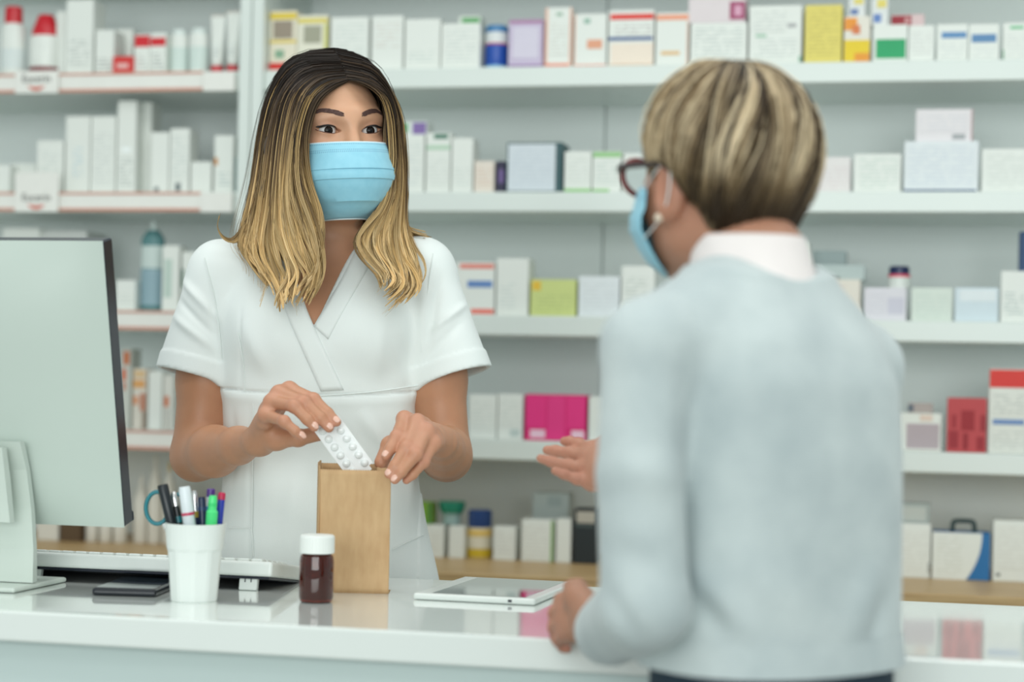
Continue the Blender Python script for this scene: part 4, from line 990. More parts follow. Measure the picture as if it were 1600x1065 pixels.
def mask_obj(name, H, rows, parent, m, nu=41, loops=None, hooks=True):
    """pleated face mask: rows (v, z, y_centre, half_width, y_side, offset) in the head frame"""
    A = np.array(rows, float); V = []; UV = []
    for r in A:
        for i in range(nu):
            u = i/(nu-1)*2-1
            au = abs(u); x = r[3]*math.sin(u*1.25)/math.sin(1.25)
            y = r[2]+(r[4]-r[2])*(au**2.1)-r[5]*(1-.35*au)
            V.append(H(x, y, r[1])); UV.append(((u+1)/2, r[0]))
    n = len(A); F = [(j*nu+i, (j+1)*nu+i, (j+1)*nu+i+1, j*nu+i+1) for j in range(n-1) for i in range(nu-1)]
    o = mesh_obj(name, V, F, m, parent, False)
    uvl = o.data.uv_layers.new(name='UVMap')
    for lp in o.data.loops: uvl.data[lp.index].uv = UV[lp.vertex_index]
    o.data.polygons.foreach_set('use_smooth', np.ones(len(o.data.polygons), bool))
    try: o.data.set_sharp_from_angle(angle=math.radians(38))
    except Exception: pass
    md = o.modifiers.new('thickness', 'SOLIDIFY'); md.thickness = .0009; md.offset = -1
    return o
def mask_mat():
    m = bpy.data.materials.new('mask_fabric_blue'); m.use_nodes = True; nt = m.node_tree; b = nt.nodes['Principled BSDF']
    b.inputs['Roughness'].default_value = .65; b.inputs['Sheen Weight'].default_value = .2
    uv = nt.nodes.new('ShaderNodeUVMap'); sp = nt.nodes.new('ShaderNodeSeparateXYZ'); nt.links.new(uv.outputs[0], sp.inputs[0])
    def mth(op, a, c=None):
        n = nt.nodes.new('ShaderNodeMath'); n.operation = op
        for i, v in enumerate((a, c)):
            if v is None: continue
            if isinstance(v, (int, float)): n.inputs[i].default_value = v
            else: nt.links.new(v, n.inputs[i])
        return n.outputs[0]
    du = mth('LESS_THAN', mth('FRACT', mth('MULTIPLY', sp.outputs['X'], 74)), .5)
    rows = None
    for v0 in (.035, .115, .14):
        e = mth('LESS_THAN', mth('ABSOLUTE', mth('SUBTRACT', sp.outputs['Y'], v0)), .008)
        rows = e if rows is None else mth('ADD', rows, e)
    dots = mth('MULTIPLY', mth('MULTIPLY', du, rows), .55)
    edge = mth('LESS_THAN', sp.outputs['Y'], .016)
    tc = nt.nodes.new('ShaderNodeTexCoord'); n1 = nt.nodes.new('ShaderNodeTexNoise'); n1.inputs['Scale'].default_value = 90; n1.inputs['Detail'].default_value = 4; nt.links.new(tc.outputs['Object'], n1.inputs['Vector'])
    c1 = nt.nodes.new('ShaderNodeMix'); c1.data_type = 'RGBA'; nt.links.new(n1.outputs['Fac'], c1.inputs[0])
    c1.inputs[6].default_value = (*srgb(134, 198, 220), 1); c1.inputs[7].default_value = (*srgb(158, 214, 232), 1)
    c2 = nt.nodes.new('ShaderNodeMix'); c2.data_type = 'RGBA'; nt.links.new(dots, c2.inputs[0]); nt.links.new(c1.outputs[2], c2.inputs[6]); c2.inputs[7].default_value = (*srgb(80, 130, 170), 1)
    c3 = nt.nodes.new('ShaderNodeMix'); c3.data_type = 'RGBA'; nt.links.new(edge, c3.inputs[0]); nt.links.new(c2.outputs[2], c3.inputs[6]); c3.inputs[7].default_value = (*srgb(214, 232, 240), 1)
    nt.links.new(c3.outputs[2], b.inputs['Base Color']); return m
M_mask = mask_mat()
M_skin_w = attr_mat('skin_light', .46, .10, 900, .14)
M_skin_c = attr_mat('skin_tan', .5, .10, 700, .12)
M_hair = attr_mat('hair_strands', .42, 0, Specular_IOR_Level=.22)
M_nail = mat('nail_pale', srgb(226, 182, 164), .18, noise=.02)

# ================================================================== the pharmacist behind the counter
WX, WD = -0.276, 2.76
DW = 2.857                                # reference depth used in the measurements below
L = Lfun(WX, WD, WD-DW)
wroot = empty('person', c2w(WX, WD, 0), YAW)
tag(wroot, 'woman with long ombre hair in white tunic and blue mask behind the counter', 'person')
HC = L(517, 203, 2.84); HC[2] = L(546, 203, 2.763)[2]
HR = head_axes(math.radians(25), 0, math.radians(-4.0))
hp, H = head_prims(HC, HR)
# ---- torso and arms
PXROWS = [(1076, 505, 205, .102, .016), (1000, 506, 195, .098, .014), (905, 507, 180, .096, .010), (800, 503, 160, .092, .002), (700, 501, 151, .088, -.003), (610, 500, 153, .091, -.006), (546, 500, 154, .098, -.010),
          (500, 501, 155, .097, -.008), (457, 503, 152, .085, -.002), (420, 508, 130, .068, .004), (389, 512, 94, .050, .008), (368, 512, 63, .044, .010)]
rows = []
for py, pc, hw_, b_, cy_ in PXROWS:
    q0 = L(pc, py, DW); rows.append((q0[2], q0[0], cy_, hw_*WD/FPX, b_))
core = [(z, cx_, cy_, a-.009, b-.009) for z, cx_, cy_, a, b in rows]
SHL, SHR = L(346, 428, DW+.004), L(658, 424, DW+.004)
ABL, ABR = L(336, 446, DW), L(672, 442, DW)         # upper arms inside the sleeves
ELL_, ELR = L(306, 712, 2.835), L(698, 712, 2.835)
WRL, WRR = L(404, 688, 2.622), L(690, 690, 2.615)
h1, F1, T1, _ = hand(L, (404, 688, 2.622),
    [[(452, 608, 2.574), (490, 624, 2.549), (512, 645, 2.537), (526, 659, 2.532)],
     [(436, 614, 2.562), (475, 628, 2.536), (500, 652, 2.528), (514, 668, 2.528)],
     [(424, 628, 2.554), (459, 634, 2.524), (480, 655, 2.520), (491, 667, 2.521)],
     [(415, 648, 2.548), (444, 658, 2.514), (461, 673, 2.513), (471, 682, 2.516)]],
    [(432, 686, 2.590), (466, 684, 2.572), (504, 676, 2.567)])
h2, F2, T2, _ = hand(L, (690, 690, 2.615),
    [[(632, 654, 2.574), (620, 682, 2.538), (610, 701, 2.526), (603, 712, 2.521)],
     [(652, 659, 2.560), (635, 699, 2.524), (617, 728, 2.513), (608, 740, 2.511)],
     [(667, 673, 2.550), (650, 710, 2.517), (627, 737, 2.510), (617, 749, 2.509)],
     [(678, 692, 2.550), (662, 722, 2.530), (645, 741, 2.524), (635, 750, 2.523)]],
    [(640, 674, 2.592), (609, 695, 2.572), (596, 722, 2.560)])
body = [sections(core, None, .02)]
NK0, NK1 = H(0, .030, -.085), L(512, 412, DW+.012)
body += [cap(NK1, NK0, .054, .050, .03), cap(L(505, 415, DW+.01), L(378, 424, DW+.006), .035, .034, .03), cap(L(512, 415, DW+.01), L(628, 421, DW+.006), .035, .034, .03)]
def limb(S, E, Wp, r):
    m1 = S*.45+E*.55; m2 = E*.68+Wp*.32; m3 = E*.3+Wp*.7
    return [cap(S, m1, r[0], r[1], .02), cap(m1, E, r[1], r[2], .02), cap(E, m2, r[2], r[3], .016), cap(m2, m3, r[3], r[4], .014), cap(m3, Wp, r[4], r[5], .012)]
body += limb(ABL, ELL_, WRL, (.037, .0365, .0335, .0340, .0240, .0180)) + limb(ABR, ELR, WRR, (.037, .0365, .0335, .0340, .0240, .0180))
body += h1 + h2 + hp
def bb(P, m): P = np.array(P); return P.min(0)-m, P.max(0)+m
r1 = bb(np.vstack([np.vstack(F1), np.vstack(T1)]), .022); r2 = bb(np.vstack([np.vstack(F2), np.vstack(T2)]), .022)
fc = [H(x, y, z) for x in (-.07, .075) for y in (-.125, -.03) for z in (-.09, .10)]
rf = bb(fc, .003)
V, F, vols = polygonize(body, [(rf[0], rf[1], .0009), (r1[0], r1[1], .0014), (r2[0], r2[1], .0014), ((-.27, -.42, .86), (.27, .16, 1.72), .0026)])
volF = vols[0]
base = np.array((.50, .245, .137)); T = np.tile(base, (len(V), 1))
dv = (V-HC)@HR
face = 1-sstep(.10, .20, np.linalg.norm(V-HC, axis=1))
T = T*(1-face[:, None])+face[:, None]*np.array((.66, .365, .225))
for s in (-1, 1):                                    # warm lid make-up and under-eye tone
    e = np.exp(-(((dv[:, 0]-s*.033)/.017)**2+((dv[:, 2]-.008)/.0085)**2))*(dv[:, 1] < -.05)
    T = T*(1-.50*e[:, None])+.50*e[:, None]*np.array((.40, .17, .11))
    ch = np.exp(-(((dv[:, 0]-s*.045)/.02)**2+((dv[:, 2]+.02)/.018)**2))*(dv[:, 1] < -.03)
    T = T*(1-.25*ch[:, None])+.25*ch[:, None]*np.array((.58, .27, .19))
tips = np.vstack([[f[-1], f[1], f[0]*1.0] for f in F1+F2]+[[T1[-1]], [T2[-1]]])
for p in tips:
    e = np.exp(-(np.linalg.norm(V-p, axis=1)/.011)**2)[:, None]; T = T*(1-.42*e)+.42*e*np.array((.58, .24, .17))
hz = np.exp(-(np.linalg.norm(V-(F1[1][0]+F1[2][0])/2, axis=1)/.06)**2)+np.exp(-(np.linalg.norm(V-(F2[1][0]+F2[2][0])/2, axis=1)/.06)**2)
T = T*(1-.25*hz[:, None])+.25*hz[:, None]*np.array((.60, .30, .22))
wbody = mesh_obj('body', V, F, M_skin_w, wroot, True, None, T)
nail_objs(wbody, F1, (.15, -.75, .65), M_nail); nail_objs(wbody, F2[:3], (-.35, -.85, .35), M_nail)

# ---- eyes, lashes, brows
M_eye = eye_mat('eye_dark_brown', (.014, .008, .006))
fwd = -HR[:, 1]
for s in (-1, 1):
    c = H(s*.031, -.0705, 0)
    bm = bmesh.new(); bmesh.ops.create_uvsphere(bm, u_segments=32, v_segments=20, radius=.0124)
    # small corneal bulge
    for v in bm.verts:
        if v.co.y < 0:
            rr = math.hypot(v.co.x, v.co.z)
            if rr < .0062: v.co.y -= .0010*(1-(rr/.0062)**2)
    eo = bm_obj('eye', bm, M_eye, wroot, tuple(c), (math.radians(2), 0, math.radians(19)), True)
    xs = np.linspace(-.0165, .0180, 22); q = np.clip(1-(xs/.0170)**2, 0, 1)
    lash = [H(s*(.031+x), -.0705-math.sqrt(max(1e-6, .0143**2-min(abs(x), .0132)**2))*1.0-.0005, .0060*qq**.75+x*.10+.0003+(max(0, x-.012)*.5)) for x, qq in zip(xs, q)]
    rr = np.interp(np.linspace(0, 1, 22), [0, .2, .6, .9, 1], [.0004, .0009, .0014, .0015, .0004])
    v, f = tubes(np.array(lash)[None], rr[None], 6)
    mesh_obj('eyelashes', v, f, mat('lash_black', srgb(26, 20, 20), .6), wroot, True)
    low = [H(s*(.031+x), -.0705-math.sqrt(max(1e-6, .0139**2-min(abs(x), .0132)**2)), -.0043*qq**.9+x*.10) for x, qq in zip(xs[3:], q[3:])]
    v, f = tubes(np.array(low)[None], np.interp(np.linspace(0, 1, 19), [0, .5, 1], [.0003, .0005, .0006])[None], 5)
    mesh_obj('lower_lash_line', v, f, mat('lash_brown', srgb(96, 62, 54), .6), wroot, True)
    # brow: fine hairs along an arched band on the skin
    n = 420; rgb_ = np.random.default_rng(5+s); tt = rgb_.uniform(0, 1, n); wv = rgb_.uniform(-1, 1, n)
    bxp = .0125+.0415*tt; bz = .0195+.0085*np.sin(np.clip(tt*1.12, 0, 1)*2.1)*(1)-.006*np.clip(tt-.62, 0, 1)*2
    hw_ = np.interp(tt, [0, .12, .5, 1], [.0026, .0034, .0029, .0008])
    st = np.stack([s*bxp, np.full(n, -.135), bz+wv*hw_], 1); en = st+np.stack([s*(.0055+0*tt), 0*tt, .0022*(1-2.0*tt)], 1)
    pp = []
    for w_ in np.linspace(0, 1, 5):
        q_ = HC+(st*(1-w_)+en*w_)@HR.T; hit = volF.march(q_, HR[:, 1], .12, .0012); pp.append(hit+fwd*(.0004+.0007*math.sin(math.pi*w_)))
    P_ = np.stack(pp, 1); v, f = tubes(P_, np.tile(np.array([.0003, .00036, .00036, .0003, .00012]), (n, 1)), 3)
    mesh_obj('eyebrow', v, f, mat('brow_brown', srgb(96, 70, 64), .6), wroot, True)

# ---- face mask
mrows = []
cz = lambda v: -.0175-.105*v
cyf = lambda v: float(np.interp(v, [0, .12, .3, .45, .6, .8, .92, 1], [-.1060, -.1165, -.1235, -.1245, -.1205, -.108, -.094, -.076]))
hwf = lambda v: float(np.interp(v, [0, .2, .42, .55, .7, .85, .95, 1], [.0715, .0725, .0765, .073, .064, .053, .042, .034]))
ysf = lambda v: float(np.interp(v, [0, .25, .42, .6, .8, 1], [-.043, -.041, -.046, -.042, -.036, -.040]))
for v, off in [(0, 0), (.015, 0), (.05, 0), (.10, .0004), (.16, .0002), (.22, .0005), (.30, .0012), (.365, .0026), (.372, .0004), (.40, .0012), (.45, .0022), (.497, .0032), (.505, .0006), (.56, .0012), (.64, .0016), (.72, .0024), (.785, .0034), (.793, .0008), (.85, .0006), (.92, .0004), (.97, .0002), (1, 0)]:
    mrows.append((v, cz(v), cyf(v), hwf(v), ysf(v), off))
wm = mask_obj('face_mask', H, mrows, wroot, M_mask)
for s in (-1, 1):
    tube_obj('ear_loop', [H(s*.073, -.043, -.022), H(s*.080, -.01, -.005), H(s*.079, .012, .0), H(s*.078, -.005, -.04), H(s*.072, -.04, -.085)], [.0012], mat('elastic_white', srgb(226, 232, 232), .7), wm)
en = [H(hwf(1)*math.sin(u*1.25)/math.sin(1.25), cyf(1)+(ysf(1)-cyf(1))*abs(u)**2.1-.0006, cz(1)) for u in np.linspace(-1, 1, 25)]
tube_obj('hem_piping', en, [.0011], mat('elastic_white', srgb(226, 232, 232), .7), wm, 40, 6)

# ---- tunic
M_tun = mat('tunic_cotton_white', srgb(232, 238, 236), .8, noise=.01, scale=30, bump=.10, bscale=900, Sheen_Weight=.15)
HEML, HEMR = L(302, 588, DW-.014), L(709, 590, DW-.014)
def sleeve(S, E, r0, r1, cuff):
    ax = E-S; Ln = np.linalg.norm(ax); ax = ax/Ln
    def fn(X, Y, Z):
        px, py, pz = X-S[0], Y-S[1], Z-S[2]; t = px*ax[0]+py*ax[1]+pz*ax[2]; tc_ = np.clip(t, 0, Ln)
        d = np.sqrt((px-tc_*ax[0])**2+(py-tc_*ax[1])**2+(pz-tc_*ax[2])**2)-(r0+(r1-r0)*tc_/Ln+cuff*sstep(Ln-.0265, Ln-.0250, tc_))
        return np.maximum(d, t-Ln)
    m = max(r0, r1)+.01
    return Prim(fn, np.minimum(S, E)-m, np.maximum(S, E)+m, .022), ax, Ln
sL, axL, lnL = sleeve(SHL, HEML, .046, .0530, .0020); sR, axR, lnR = sleeve(SHR, HEMR, .046, .0550, .0020)
tun = [sections(rows, None, .02), cap(L(502, 418, DW+.01), SHL, .042, .0435, .025), cap(L(512, 418, DW+.01), SHR, .042, .0435, .025), sL, sR]
tun += [ell(L(436, 518, DW-.068), (.050, .038, .048), None, .03), ell(L(568, 516, DW-.068), (.050, .038, .048), None, .03)]
# openings
for S, E, ax, r in ((SHL, HEML, axL, .0480), (SHR, HEMR, axR, .0500)):
    p = cap(E-ax*.05, E+ax*.05, r-.008, r+.004, .002, 's'); tun.append(p)
VX, VZ = L(490, 509, 2.745)[0], L(490, 509, 2.745)[2]
lt, rt_ = L(441, 385, 2.80), L(553, 380, 2.80)
def vneck(X, Y, Z):
    a = (X-VX)-(lt[0]-VX)*(Z-VZ)/(lt[2]-VZ); b = (rt_[0]-VX)*(Z-VZ)/(rt_[2]-VZ)-(X-VX)
    return np.maximum(np.maximum(-a*.8, -b*.8), np.maximum(Y-.035, VZ-.002-Z))
tun.append(Prim(vneck, (-.12, -.2, VZ-.01), (.14, .05, 1.46), .002, 's'))
tun.append(cap(L(512, 412, DW+.010), H(0, .03, -.05), .062, .064, .006, 's'))
tun.append(Prim(lambda X, Y, Z: .78-Z+0*X+0*Y+(-1.0)*0, (-.3, -.3, .70), (.3, .3, .785), .001, 'n')) if False else None
tun = [p for p in tun if p is not None]
# folds: (x1,z1,x2,z2,width,amp) ridges on the front
def fold(P, n_, segs):
    out = np.zeros(len(P))
    for (x1, z1, x2, z2, w_, a_) in segs:
        dx, dz = x2-x1, z2-z1; L2 = dx*dx+dz*dz
        t = np.clip(((P[:, 0]-x1)*dx+(P[:, 2]-z1)*dz)/L2, 0, 1); d = np.hypot(P[:, 0]-x1-t*dx, P[:, 2]-z1-t*dz)
        out += a_*np.exp(-(d/w_)**2)*np.sin(np.pi*np.clip(t*.9+.05, 0, 1))
    return out
def l2(px, py, d=2.76): q = L(px, py, d); return q[0], q[2]
def seg(p, q, w_, a_, d=2.76): return (*l2(*p, d), *l2(*q, d), w_, a_)
FOLDS = [seg((272, 425), (345, 500), .006, .004, 2.83), seg((265, 455), (340, 525), .005, -.003, 2.83), seg((262, 485), (338, 545), .006, .0035, 2.83), seg((330, 440), (352, 585), .006, -.003, 2.82),
         seg((672, 520), (735, 470), .005, .0035, 2.83), seg((665, 560), (725, 500), .006, -.0025, 2.83), seg((690, 430), (668, 540), .006, -.003, 2.82), seg((665, 440), (655, 560), .008, .003, 2.82),
         seg((375, 470), (372, 610), .004, -.0018), seg((380, 500), (420, 590), .012, .003), seg((600, 480), (585, 600), .012, .003), seg((625, 520), (640, 600), .008, -.002),
         seg((388, 625), (384, 880), .005, -.0016), seg((560, 640), (600, 700), .010, .003), seg((420, 650), (400, 760), .012, .003), seg((640, 630), (625, 760), .008, -.003), seg((650, 660), (640, 800), .006, .003),
         seg((470, 720), (440, 860), .014, .0025), seg((360, 640), (352, 760), .006, -.003)]
volT = Vol((-.30, -.20, .735), (.30, .17, 1.44), .0027).add(tun)
V, F = volT.nets(); V = relax(V, F, 8)
nrm_ = np.zeros_like(V); fn_ = np.cross(V[F[:, 2]]-V[F[:, 0]], V[F[:, 3]]-V[F[:, 1]])
for i in range(4): np.add.at(nrm_, F[:, i], fn_)
nrm_ /= np.linalg.norm(nrm_, axis=1, keepdims=True)+1e-9
fr = np.clip(-nrm_[:, 1]*1.4, 0, 1)
disp = 1.4*fold(V, nrm_, FOLDS)*fr
wx = V[:, 0]*11+V[:, 2]*5
disp += .0009*np.sin(wx*3.1+np.sin(V[:, 2]*31)*1.6)*np.sin(V[:, 2]*23+V[:, 0]*9)
# the under-bust seam and its flat band
seamz = lambda x: L(500, 617, 2.76)[2]+.010*(x/.15)**2*np.sign(x+1)*0+.008*np.clip(np.abs(x)/.15, 0, 1)**2
dz_ = V[:, 2]-seamz(V[:, 0])
inner_ = (np.abs(V[:, 0]) < .150)
disp += inner_*(-.0030*np.exp(-(dz_/.0016)**2)+.0016*np.exp(-((dz_+.010)/.008)**2)*(dz_ < 0)-.002*sstep(-.02, -.10, dz_))
V = V+nrm_*disp[:, None]
mesh_obj('tunic', V, F, M_tun, wroot, True)
tunic = wroot.children[-1]
def on_tunic(xz, off=.0015):
    P_ = np.array([(x, -.19, z) for x, z in xz]); hit = volT.march(P_, np.array((0, 1.0, 0)), .25, .002); return hit-np.array((0, off, 0))
def band(name, e1_, e2_, n, m_, off=.0016):
    k_ = 6; V_ = []
    a_ = spline([(x, 0, z) for x, z in e1_], n); b_ = spline([(x, 0, z) for x, z in e2_], n)
    G_ = [[(a_[i, 0]*(1-u)+b_[i, 0]*u, a_[i, 2]*(1-u)+b_[i, 2]*u) for u in np.linspace(0, 1, k_)] for i in range(n)]
    hit = on_tunic([q for r_ in G_ for q in r_], off).reshape(n, k_, 3)
    # keep to the cloth: where the ray fell through the neck opening, borrow the neighbour's depth
    md_ = np.median(hit[..., 1]); hit[..., 1] = np.where(hit[..., 1] > hit[..., 1].min(1, keepdims=True)+.02, hit[..., 1].min(1, keepdims=True), hit[..., 1])
    for r_ in range(k_): hit[:, r_, 1] = np.convolve(np.pad(hit[:, r_, 1], 2, mode='edge'), np.ones(5)/5, 'valid')
    F_ = [(i*k_+j, (i+1)*k_+j, (i+1)*k_+j+1, i*k_+j+1) for i in range(n-1) for j in range(k_-1)]
    o = mesh_obj(name, hit.reshape(-1, 3), F_, m_, tunic, True); md = o.modifiers.new('cloth', 'SOLIDIFY'); md.thickness = .0008; md.offset = 0
    return o
q = lambda px, py, d=2.75: l2(px, py, d)
band('collar_band', [q(557, 384, 2.80), q(525, 444), q(490, 509), q(452, 580)][:3], [q(588, 390, 2.80), q(552, 455), q(513, 530)], 30, M_tun, .0008)
band('wrap_band', [q(437, 388, 2.80), q(463, 452), q(490, 509), q(536, 609)], [q(409, 394, 2.80), q(434, 460), q(461, 520), q(500, 611)], 40, M_tun, .0008)
def seam(name, pts, r=.0008, off=.0012):
    a_ = spline([(x, 0, z) for x, z in pts], 30); hit = on_tunic([(p[0], p[2]) for p in a_], off)
    v, f = tubes(hit[None], np.full((1, 30), r), 5); mesh_obj(name, v, f, M_tun, tunic, True)
seam('waist_piping', [q(352, 620, 2.78), q(430, 622), q(500, 618), q(580, 612), q(652, 602, 2.78)], .0008, .0006)
seam('dart_seam', [q(374, 520, 2.78), q(376, 560), q(378, 612)])
seam('panel_seam', [q(392, 626), q(390, 740), q(388, 880)])
seam('pocket_edge', [q(352, 826, 2.78), q(372, 828), q(388, 832), q(391, 872)])
seam('pocket_edge', [q(610, 862), q(636, 850), q(660, 838, 2.79)])
seam('shoulder_seam', [q(318, 402, 2.81), q(330, 455, 2.79), q(340, 510, 2.79), q(345, 560, 2.79)])
seam('shoulder_seam', [q(676, 395, 2.81), q(668, 450, 2.79), q(660, 510, 2.79), q(657, 550, 2.79)])

# ---- trousers and shoes, below the tunic
M_trs = mat('trousers_white', srgb(220, 226, 224), .85)
tp = []
for s in (-1, 1):
    tp += [cap((s*.085, .01, .84), (s*.09, .01, .48), .090, .060, .03), cap((s*.09, .01, .48), (s*.09, .025, .07), .060, .050, .02)]
V, F, _ = polygonize(tp, [((-.22, -.12, .03), (.22, .15, .94), .007)])
mesh_obj('trousers', V, F, M_trs, wroot, True)
for s in (-1, 1):
    sp_ = [ell((s*.09, -.03, .035), (.045, .125, .045), None, .02), cap((s*.09, .03, .05), (s*.09, .03, .09), .042, .040, .02)]
    V, F, _ = polygonize(sp_, [((s*.09-.07, -.18, .001), (s*.09+.07, .12, .14), .005)])
    mesh_obj('shoe', V, F, mat('shoe_white', srgb(222, 224, 222), .5), wroot, True)

# ---- hair: a soft inner volume under many single strands
def push_out(P):
    sh = P.shape; Q = P.reshape(-1, 3).copy()
    for _ in range(4):
        d = volT.sample(Q); inb = (Q[:, 2] < 1.425) & (Q[:, 2] > .75); pen = np.where(inb & (d < .005), .006-d, 0); Q[:, 1] -= pen*1.1*(Q[:, 1] < .03); Q[:, 1] += pen*1.1*(Q[:, 1] >= .03)
    return Q.reshape(sh)
DARK, MIDB, GOLD, PALE = np.array((.017, .011, .008)), np.array((.105, .064, .034)), np.array((.56, .36, .14)), np.array((.80, .60, .33))
def ombre(P, t, s, ci, rg):
    z = P[..., 2]; n = P.shape[0]
    sh = rg.normal(0, .034, ci.max()+1)[ci][:, None]+rg.normal(0, .012, n)[:, None]
    hi = (rg.uniform(0, 1, ci.max()+1)[ci] < .32)[:, None]*(rg.uniform(0, 1, n) < .7)[:, None]
    zz = z+sh
    a = sstep(1.645, 1.50, zz)*.58+sstep(1.52, 1.40, zz)*.42+hi*.50*sstep(1.655, 1.60, z); a = np.clip(a, 0, 1)
    c = np.where((a < .45)[..., None], DARK+(MIDB-DARK)*(a/.45)[..., None], MIDB+(GOLD-MIDB)*((a-.45)/.55)[..., None])
    lt_ = (sstep(1.50, 1.36, zz)*rg.uniform(0, .7, n)[:, None]+hi*sstep(1.62, 1.5, z)*.3)[..., None]
    c = c+(PALE-c)*np.clip(lt_, 0, 1)
    return np.clip(c*(rg.uniform(.8, 1.2, n)*rg.uniform(.7, 1.25, ci.max()+1)[ci])[:, None, None], 0, 1)
def g(*pts): return [L(*p) for p in pts]
left = [
 g((543, 126, 2.768), (520, 136, 2.757), (497, 158, 2.750), (483, 190, 2.748), (477, 230, 2.746), (483, 280, 2.748), (499, 325, 2.745), (503, 365, 2.740), (496, 405, 2.73), (494, 435, 2.72), (482, 468, 2.71)),
 g((541, 122, 2.768), (512, 130, 2.756), (486, 155, 2.748), (471, 195, 2.745), (465, 240, 2.744), (468, 295, 2.745), (483, 345, 2.742), (494, 385, 2.735), (497, 415, 2.725), (490, 442, 2.715), (474, 474, 2.705)),
 g((539, 117, 2.772), (502, 124, 2.760), (475, 152, 2.750), (462, 200, 2.748), (456, 255, 2.748), (456, 310, 2.748), (463, 360, 2.745), (475, 400, 2.735), (486, 425, 2.72), (482, 448, 2.71), (470, 474, 2.70)),
 g((536, 110, 2.780), (490, 117, 2.766), (458, 150, 2.758), (444, 205, 2.758), (437, 265, 2.758), (432, 320, 2.756), (432, 370, 2.75), (445, 405, 2.74), (452, 432, 2.725), (443, 458, 2.715), (438, 484, 2.705)),
 g((533, 102, 2.790), (478, 109, 2.778), (444, 148, 2.775), (428, 210, 2.778), (420, 270, 2.780), (412, 325, 2.776), (402, 370, 2.765), (400, 400, 2.755), (416, 428, 2.74), (432, 452, 2.725), (440, 482, 2.71)),
 g((530, 94, 2.800), (468, 101, 2.792), (433, 146, 2.798), (417, 210, 2.806), (409, 270, 2.808), (400, 325, 2.80), (392, 362, 2.79), (388, 385, 2.78), (402, 410, 2.765), (420, 432, 2.75), (434, 456, 2.74)),
 g((527, 87, 2.812), (460, 95, 2.812), (426, 146, 2.826), (410, 212, 2.834), (401, 272, 2.836), (391, 322, 2.83), (384, 350, 2.82), (378, 372, 2.81), (376, 388, 2.805), (388, 404, 2.79), (404, 420, 2.775)),
]
left_back = [
 g((527, 87, 2.812), (460, 95, 2.820), (424, 146, 2.845), (407, 212, 2.855), (398, 272, 2.86), (390, 320, 2.86), (384, 350, 2.86), (376, 368, 2.86), (366, 376, 2.86)),
 g((522, 80, 2.83), (458, 92, 2.86), (424, 150, 2.90), (412, 220, 2.92), (406, 280, 2.93), (402, 330, 2.935), (400, 370, 2.94), (398, 400, 2.945), (402, 430, 2.95)),
 g((520, 77, 2.84), (470, 90, 2.90), (445, 150, 2.95), (440, 220, 2.965), (440, 280, 2.97), (442, 330, 2.97), (446, 370, 2.965), (448, 400, 2.97), (450, 440, 2.97)),
 g((521, 76, 2.845), (505, 88, 2.91), (500, 150, 2.96), (500, 220, 2.975), (505, 280, 2.98), (510, 330, 2.975), (515, 370, 2.97), (515, 400, 2.97), (515, 440, 2.97)),
 g((524, 76, 2.845), (545, 88, 2.90), (560, 150, 2.95), (570, 220, 2.965), (575, 280, 2.965), (580, 330, 2.96), (585, 370, 2.955), (588, 400, 2.955), (590, 440, 2.96)),
 g((524, 79, 2.84), (575, 96, 2.87), (603, 150, 2.90), (616, 220, 2.915), (621, 280, 2.92), (624, 330, 2.92), (634, 358, 2.91), (652, 368, 2.90), (674, 374, 2.89)),
 g((528, 86, 2.820), (580, 104, 2.84), (607, 150, 2.855), (620, 220, 2.86), (625, 280, 2.86), (624, 330, 2.85), (630, 352, 2.85), (645, 362, 2.845), (664, 368, 2.84)),
]
right = [
 g((545, 126, 2.768), (570, 131, 2.764), (595, 148, 2.768), (606, 175, 2.775), (610, 210, 2.780), (611, 255, 2.785), (603, 295, 2.785), (590, 328, 2.78), (570, 352, 2.77), (556, 376, 2.755), (566, 402, 2.74), (590, 428, 2.725), (600, 452, 2.715)),
 g((543, 121, 2.770), (574, 127, 2.770), (600, 146, 2.778), (611, 176, 2.788), (608, 212, 2.792), (612, 258, 2.794), (611, 300, 2.79), (600, 335, 2.785), (585, 365, 2.775), (584, 392, 2.755), (600, 418, 2.735), (612, 440, 2.72), (590, 462, 2.71)),
 g((540, 113, 2.776), (578, 123, 2.780), (600, 146, 2.792), (612, 178, 2.804), (617, 214, 2.808), (620, 260, 2.808), (619, 302, 2.80), (611, 340, 2.79), (604, 372, 2.78), (608, 400, 2.76), (622, 424, 2.74), (630, 448, 2.725), (606, 470, 2.71)),
 g((536, 103, 2.786), (580, 115, 2.796), (605, 144, 2.812), (617, 178, 2.824), (622, 214, 2.828), (626, 260, 2.826), (625, 302, 2.815), (621, 342, 2.80), (620, 374, 2.785), (628, 402, 2.765), (640, 426, 2.745), (642, 452, 2.725), (612, 482, 2.71)),
 g((532, 94, 2.80), (580, 108, 2.815), (607, 146, 2.835), (620, 180, 2.845), (625, 216, 2.848), (628, 262, 2.846), (627, 304, 2.835), (626, 344, 2.82), (630, 376, 2.80), (638, 404, 2.775), (647, 428, 2.75), (644, 455, 2.73), (620, 484, 2.712)),
 g((528, 86, 2.820), (580, 103, 2.832), (608, 146, 2.852), (621, 180, 2.858), (626, 216, 2.860), (628, 262, 2.858), (628, 304, 2.85), (628, 340, 2.84), (634, 362, 2.825), (640, 385, 2.80), (648, 405, 2.78), (650, 430, 2.76), (640, 450, 2.74)),
]
for q_ in left[:4]:
    for p_ in q_[2:8]: p_[1] -= .014
parts = []
parts.append(hair_strands('l', left, 7000, 1, ombre, None, None, 36, .00050, .0048, .0065, .88, .0085, push_out, .13))
parts.append(hair_strands('b', left_back, 4400, 2, ombre, None, None, 26, .00060, .0045, .006, .4, .003, push_out))
